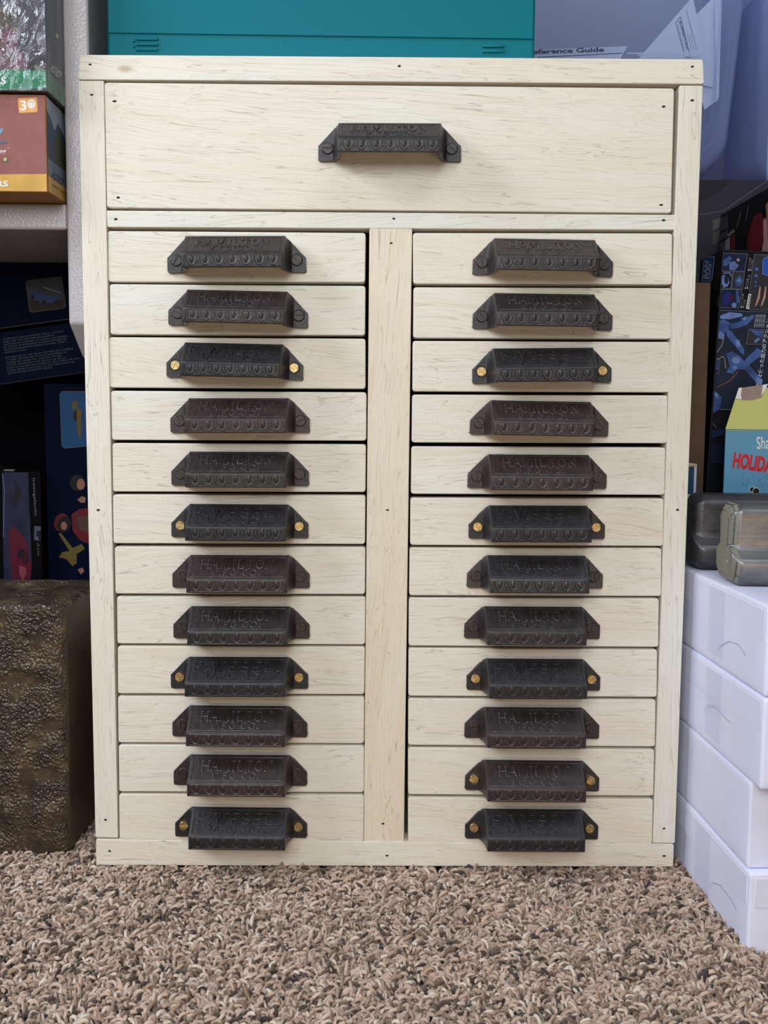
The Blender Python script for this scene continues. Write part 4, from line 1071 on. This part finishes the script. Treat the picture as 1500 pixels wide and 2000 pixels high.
SVR = C('print_silver_logo', 170, 176, 190)
A.text('BAN', (1380.5, 545), (1384.5, 510), 7, SVR, .03); A.text('DAI', (1387, 545), (1390, 516), 6, SVR, .03)
for k in range(14): 
    x = random.uniform(1372, 1408); y = 492+random.random()*90
    A.ell((x, y), .7, .9, C('print_star', 130, 96, 70), 0, 6)
A.build('spine_print', 'spine with blue logo plate')
# red and black box on top of it
xr = .332; ztr = UX(1500, 367, xr).z
rb = carton('comic_box', (xr, .118, pB.z+.0022), (.13, .170, ztr-pB.z-.002), C('black_comic_card', 14, 12, 16, .35), label='red and black illustrated box lying on top of the black model kit box', cat='box')
A = Art(rb, 'left', (.13, .170, ztr-pB.z-.002))
RD = plain('print_wine_red', rgb(120, 28, 34), .3, var=.25); PK = C('print_rose', 214, 160, 166)
A.poly([(1386, 440), (1422, 418), (1422, 500), (1386, 500)], plain('print_storm_grey', rgb(84, 80, 84), .4, var=.3))
A.line([(1391, 462), (1420, 448)], 3, BLK); A.line([(1391, 482), (1418, 466)], 3, BLK)
A.text('BUILD', (1424, 462), (1436, 451), 5, WHT, .01)
A.poly([(1428, 462), (1436, 456), (1436, 500), (1426, 500)], RD); A.poly([(1418, 470), (1426, 462), (1426, 500), (1414, 500)], C('print_lilac', 170, 164, 184))
A.poly([(1464, 450), (1472, 425), (1484, 414), (1491, 420), (1494, 460), (1490, 480), (1478, 500), (1462, 500), (1459, 470)], RD)
A.poly([(1491, 430), (1496, 425), (1504, 450), (1504, 500), (1486, 500), (1492, 470)], PK); A.poly([(1496, 400), (1504, 390), (1504, 440), (1499, 440)], C('print_flame', 190, 130, 80)); A.poly([(1500, 440), (1504, 440), (1504, 470), (1500, 465)], C('print_scarlet', 190, 30, 34))
A.line([(1463, 402), (1458, 430)], 1.4, C('print_grey_streak', 120, 116, 116)); A.line([(1448, 415), (1440, 445)], 3.2, C('print_dull_streak', 110, 90, 84))
A.build('side_print')
# brown carton beside the kit box
xb0 = .2400; xb1 = U(1383, 700, .118).x; zbt = U(1370, 553, .118).z
carton('brown_carton', (xb0, .118, zl[0]+.0005), (xb1-xb0, .066, zbt-zl[0]), plain('brown_cardboard', rgb(98, 76, 62), .8, var=.1, nb=.2), label='narrow brown cardboard carton between the cabinet and the black model kit box')
# yellow-topped booklet box
xc1 = U(1361, 930, .062).x; zct = U(1356, 907, .062).z
yo_ = carton('card_box', (.2385, .062, zl[0]+.0005), (xc1-.2385, .03, zct-zl[0]), C('pale_lilac_card', 196, 192, 210, .5), label='small white box with a yellow top, behind the dark steel bar at the cabinet edge')
A = Art(yo_, 'front', (xc1-.2385, .03, zct-zl[0])); A.poly([(1340, 911), (1356, 911), (1354, 965), (1340, 965)], C('print_teal_blue', 34, 70, 100)); A.poly([(1340, 904), (1361, 906.5), (1361, 911), (1340, 911)], C('print_yellow', 196, 166, 60)); A.build('front_print')
# light blue gable box with red lettering
zH = zl[0]+.0005; pH = U(1417, 838, .078); RH = math.radians(-18)
hb = empty('gift_box', (pH.x, .078, zH), (0, 0, RH)); tag(hb, 'light blue and yellow gabled box with red HOLIDAY lettering, behind the steel bars', 'box')
HM = Matrix.Translation(hb.location) @ Euler((0, 0, RH)).to_matrix().to_4x4(); HI = HM.inverted()
class _B: pass
tmp = _B(); tmp.matrix_basis = HM
def gpl(px_, py_, off=.0004):
    """pixel -> point on the gable slope (local)"""
    o_ = HI @ CAM; d = HI.to_3x3() @ ray(px_, py_); n_ = GN; k = (Vector((0, 0, bh))-o_).dot(n_)/d.dot(n_)
    return o_+d*k+n_*off
bw = .086; bh = pH.z-zH; GN = Vector((0, -1, .35)).normalized()
tl_ = gpl(1443, 757, 0); gi, gh_, gyy = tl_.x, tl_.z-bh, tl_.y
bm = bmesh.new(); add_box(bm, 0, bw, 0, .035, 0, bh, 0, .0008, 2); body = bm_obj('box_body', bm, plain('sky_blue_card', rgb(92, 150, 186), .45, var=.04), hb, 40)
bm = bmesh.new()
v = [bm.verts.new(p) for p in ((0, .0, bh), (bw, .0, bh), (bw, .035, bh), (0, .035, bh), (gi, gyy, bh+gh_), (bw-gi, gyy, bh+gh_), (bw-gi, .035-gyy, bh+gh_), (gi, .035-gyy, bh+gh_))]
for f in ((0, 1, 5, 4), (1, 2, 6, 5), (2, 3, 7, 6), (3, 0, 4, 7), (4, 5, 6, 7), (3, 2, 1, 0)): bm.faces.new([v[i] for i in f])
bmesh.ops.recalc_face_normals(bm, faces=bm.faces)
YL = plain('lemon_card', rgb(196, 194, 112), .5, var=.03); bm_obj('gable_top', bm, YL, hb)
A = Art(tmp, 'front', (bw, .035, bh))
A.poly([(1410, 838.5), (1560, 835), (1560, 842), (1410, 843)], C('print_green_rule', 120, 160, 140))
A.text('Sha', (1478, 877), (1504, 876), 24, WHT, .01)
REDH = C('print_holiday_red', 206, 22, 32)
A.text('HOLIDAY', (1430, 911), (1521, 925), 27, REDH, .05)
for x, y, r_ in ((1452, 932, 2), (1473, 929, 2), (1463, 938, 1.8), (1486, 939, 2), (1459, 947, 2.2), (1485, 949, 2), (1492, 948, 2.2), (1498, 929, 2), (1453, 946, 1.5)):
    A.ell((x, y), r_, r_*1.25, C('print_bubble_dark', 40, 90, 120), 0, 12); A.ell((x+.3, y+.3), r_*.55, r_*.7, C('print_bubble_light', 170, 214, 232), 0, 10)
for x, y, r_ in ((1469, 956, 4.5), (1477, 960, 6.5)): A.ell((x, y), r_+1, r_+1.4, WHT, 0, 14); A.ell((x, y), r_, r_+.4, BLK, 0, 14)
A.box = body; A.build('front_print', 'red and white lettering with bubbles')
bm = bmesh.new(); bm.faces.new([bm.verts.new(gpl(*q)) for q in ((1440, 772), (1446, 758), (1492, 751.5), (1496, 756), (1488, 776), (1468, 782), (1448, 781), (1446, 774))])
bm_obj('torn_patch', bm, plain('torn_paper_brown', rgb(150, 128, 120), .6, var=.15), hb)
for q4 in (((1436, 779), (1443, 758.5), (1449, 758), (1447, 772), (1449, 780)), ((1490, 752), (1500, 750.5), (1494, 762), (1487, 774))):
    bm = bmesh.new(); bm.faces.new([bm.verts.new(gpl(*q, .0006)) for q in q4]); bm_obj('torn_paper_edge', bm, WHT, hb)

# ------------------------------------------------------------------ carpet pile
def pile_mat():
    m, t, b = nt('taupe_carpet_yarn'); tc = N(t, 'ShaderNodeTexCoord'); ge = N(t, 'ShaderNodeNewGeometry')
    r = ramp(t, ge.outputs['Random Per Island'], [(0.0, rgb(58, 46, 42)), (.09, rgb(98, 78, 66)), (.2, rgb(150, 124, 104)), (.5, rgb(190, 162, 142)), (.85, rgb(208, 182, 162)), (1.0, rgb(226, 208, 192))])
    n0 = noise_n(t, tc.outputs['Object'], 16, 3); r0_ = ramp(t, n0.outputs[0], [(.3, g(.86)), (.7, g(1.0))])
    c = mixc(t, 1.0, r.outputs[0], r0_.outputs[0], 'MULTIPLY'); t.links.new(c, b.inputs['Base Color'])
    b.inputs['Roughness'].default_value = .8; b.inputs['Specular IOR Level'].default_value = .25
    b.inputs['Sheen Weight'].default_value = .25; b.inputs['Sheen Roughness'].default_value = .5
    mp = N(t, 'ShaderNodeMapping'); mp.inputs['Scale'].default_value = (1, 1, .5); t.links.new(tc.outputs['Object'], mp.inputs[0])
    n = noise_n(t, mp.outputs[0], 2200, 2); bump(t, b, n.outputs[0], .5, .0004); return m
def tuft_proto(rng):
    sides, rn = 6, 10
    Lh = rng.uniform(.0105, .0135); bend = rng.uniform(1.2, 4.2); tw_ = rng.uniform(2.0, 6.0)
    pos = np.zeros(3); th0 = rng.uniform(0, .3); V = []
    prev = np.zeros(3); p = np.zeros(3)
    for i in range(rn):
        s = i/(rn-1); ang = th0+bend*max(0, (s-.45)/.55)
        if i: p = p+np.array([math.sin(ang), 0, math.cos(ang)])*Lh/(rn-1)
        wid = (.0009+.0004*math.sin(s*math.pi*.85)+.00012*math.cos(s*22))*(1 if i < rn-1 else .55)
        a = np.array([math.cos(ang), 0, -math.sin(ang)]); b_ = np.array([0, 1, 0.])
        for k in range(sides):
            q = k/sides*math.tau; x = wid*math.cos(q)*1.0; y = wid*math.sin(q)*.78; t_ = tw_*s
            V.append(p+a*(x*math.cos(t_)-y*math.sin(t_))+b_*(x*math.sin(t_)+y*math.cos(t_)))
    Fq = [(i*sides+k, i*sides+(k+1) % sides, (i+1)*sides+(k+1) % sides, (i+1)*sides+k) for i in range(rn-1) for k in range(sides)]
    return np.array(V), Fq, [tuple(range((rn-1)*sides, rn*sides))]
def build_pile():
    rng = np.random.default_rng(3)
    protos = [tuft_proto(rng) for _ in range(14)]; nv = len(protos[0][0])
    st = .00225; xs = np.arange(-.44, .47, st); ys = np.arange(-.36, .15, st)
    X, Y = np.meshgrid(xs, ys); X = X.ravel()+rng.uniform(-.5, .5, X.size)*st*1.3; Y = Y.ravel()+rng.uniform(-.5, .5, X.size)*st*1.3
    keep = ~((X > -W2+.003) & (X < W2-.003) & (Y > .004))
    keep &= ~((X > .237-.04*Y) & (Y > -.112)); keep &= ~((X < bx_-.005) & (Y > .030)); keep &= ~((X > .232) & (Y > .0))
    X, Y = X[keep], Y[keep]; n = len(X)
    # big low-frequency clumps tilt neighbours the same way
    ph = np.array([noise.noise(Vector((x*45, y*45, 0))) for x, y in zip(X, Y)])
    rz = ph*5+rng.normal(0, 1.0, n); tilt = np.abs(rng.normal(.18, .22, n)); ta = ph*7+rng.normal(0, .8, n)
    sc_ = rng.uniform(.8, 1.15, n); zj = rng.uniform(-.0012, .0006, n)+.0012*ph
    Vs = np.zeros((n, nv, 3)); pid = rng.integers(0, len(protos), n)
    for k, (V, _, _) in enumerate(protos):
        idx = np.where(pid == k)[0]; c, s = np.cos(rz[idx]), np.sin(rz[idx]); v = V[None]*sc_[idx][:, None, None]
        x = v[..., 0]*c[:, None]-v[..., 1]*s[:, None]; y = v[..., 0]*s[:, None]+v[..., 1]*c[:, None]; z = v[..., 2]
        x = x+z*np.tan(tilt[idx]*np.cos(ta[idx]))[:, None]*.8; y = y+z*np.tan(tilt[idx]*np.sin(ta[idx]))[:, None]*.8
        Vs[idx, :, 0] = x+X[idx][:, None]; Vs[idx, :, 1] = y+Y[idx][:, None]; Vs[idx, :, 2] = z+FZ+.0006+zj[idx][:, None]
    Fq = np.array(protos[0][1]); Ft = np.array(protos[0][2]); nq = len(Fq)
    me = bpy.data.meshes.new('carpet_pile')
    base = (np.arange(n)*nv)
    lq = (Fq[None]+base[:, None, None]).reshape(n, -1); lt = (Ft[None]+base[:, None, None]).reshape(n, -1)
    loops = np.concatenate([lq, lt], 1).ravel()
    sizes = np.tile(np.array([4]*nq+[Ft.shape[1]]), n); starts = np.concatenate([[0], np.cumsum(sizes)[:-1]])
    me.vertices.add(n*nv); me.vertices.foreach_set('co', Vs.ravel().astype(np.float32))
    me.loops.add(len(loops)); me.loops.foreach_set('vertex_index', loops.astype(np.int32))
    me.polygons.add(len(sizes)); me.polygons.foreach_set('loop_start', starts.astype(np.int32)); me.polygons.foreach_set('loop_total', sizes.astype(np.int32))
    me.update(calc_edges=True); me.shade_smooth()
    o = mesh_obj('carpet_pile', me, pile_mat()); o['kind'] = 'stuff'; tag(o, 'taupe brown twisted carpet pile covering the floor in front of the cabinet', 'carpet')
    print('tufts', n)
build_pile()
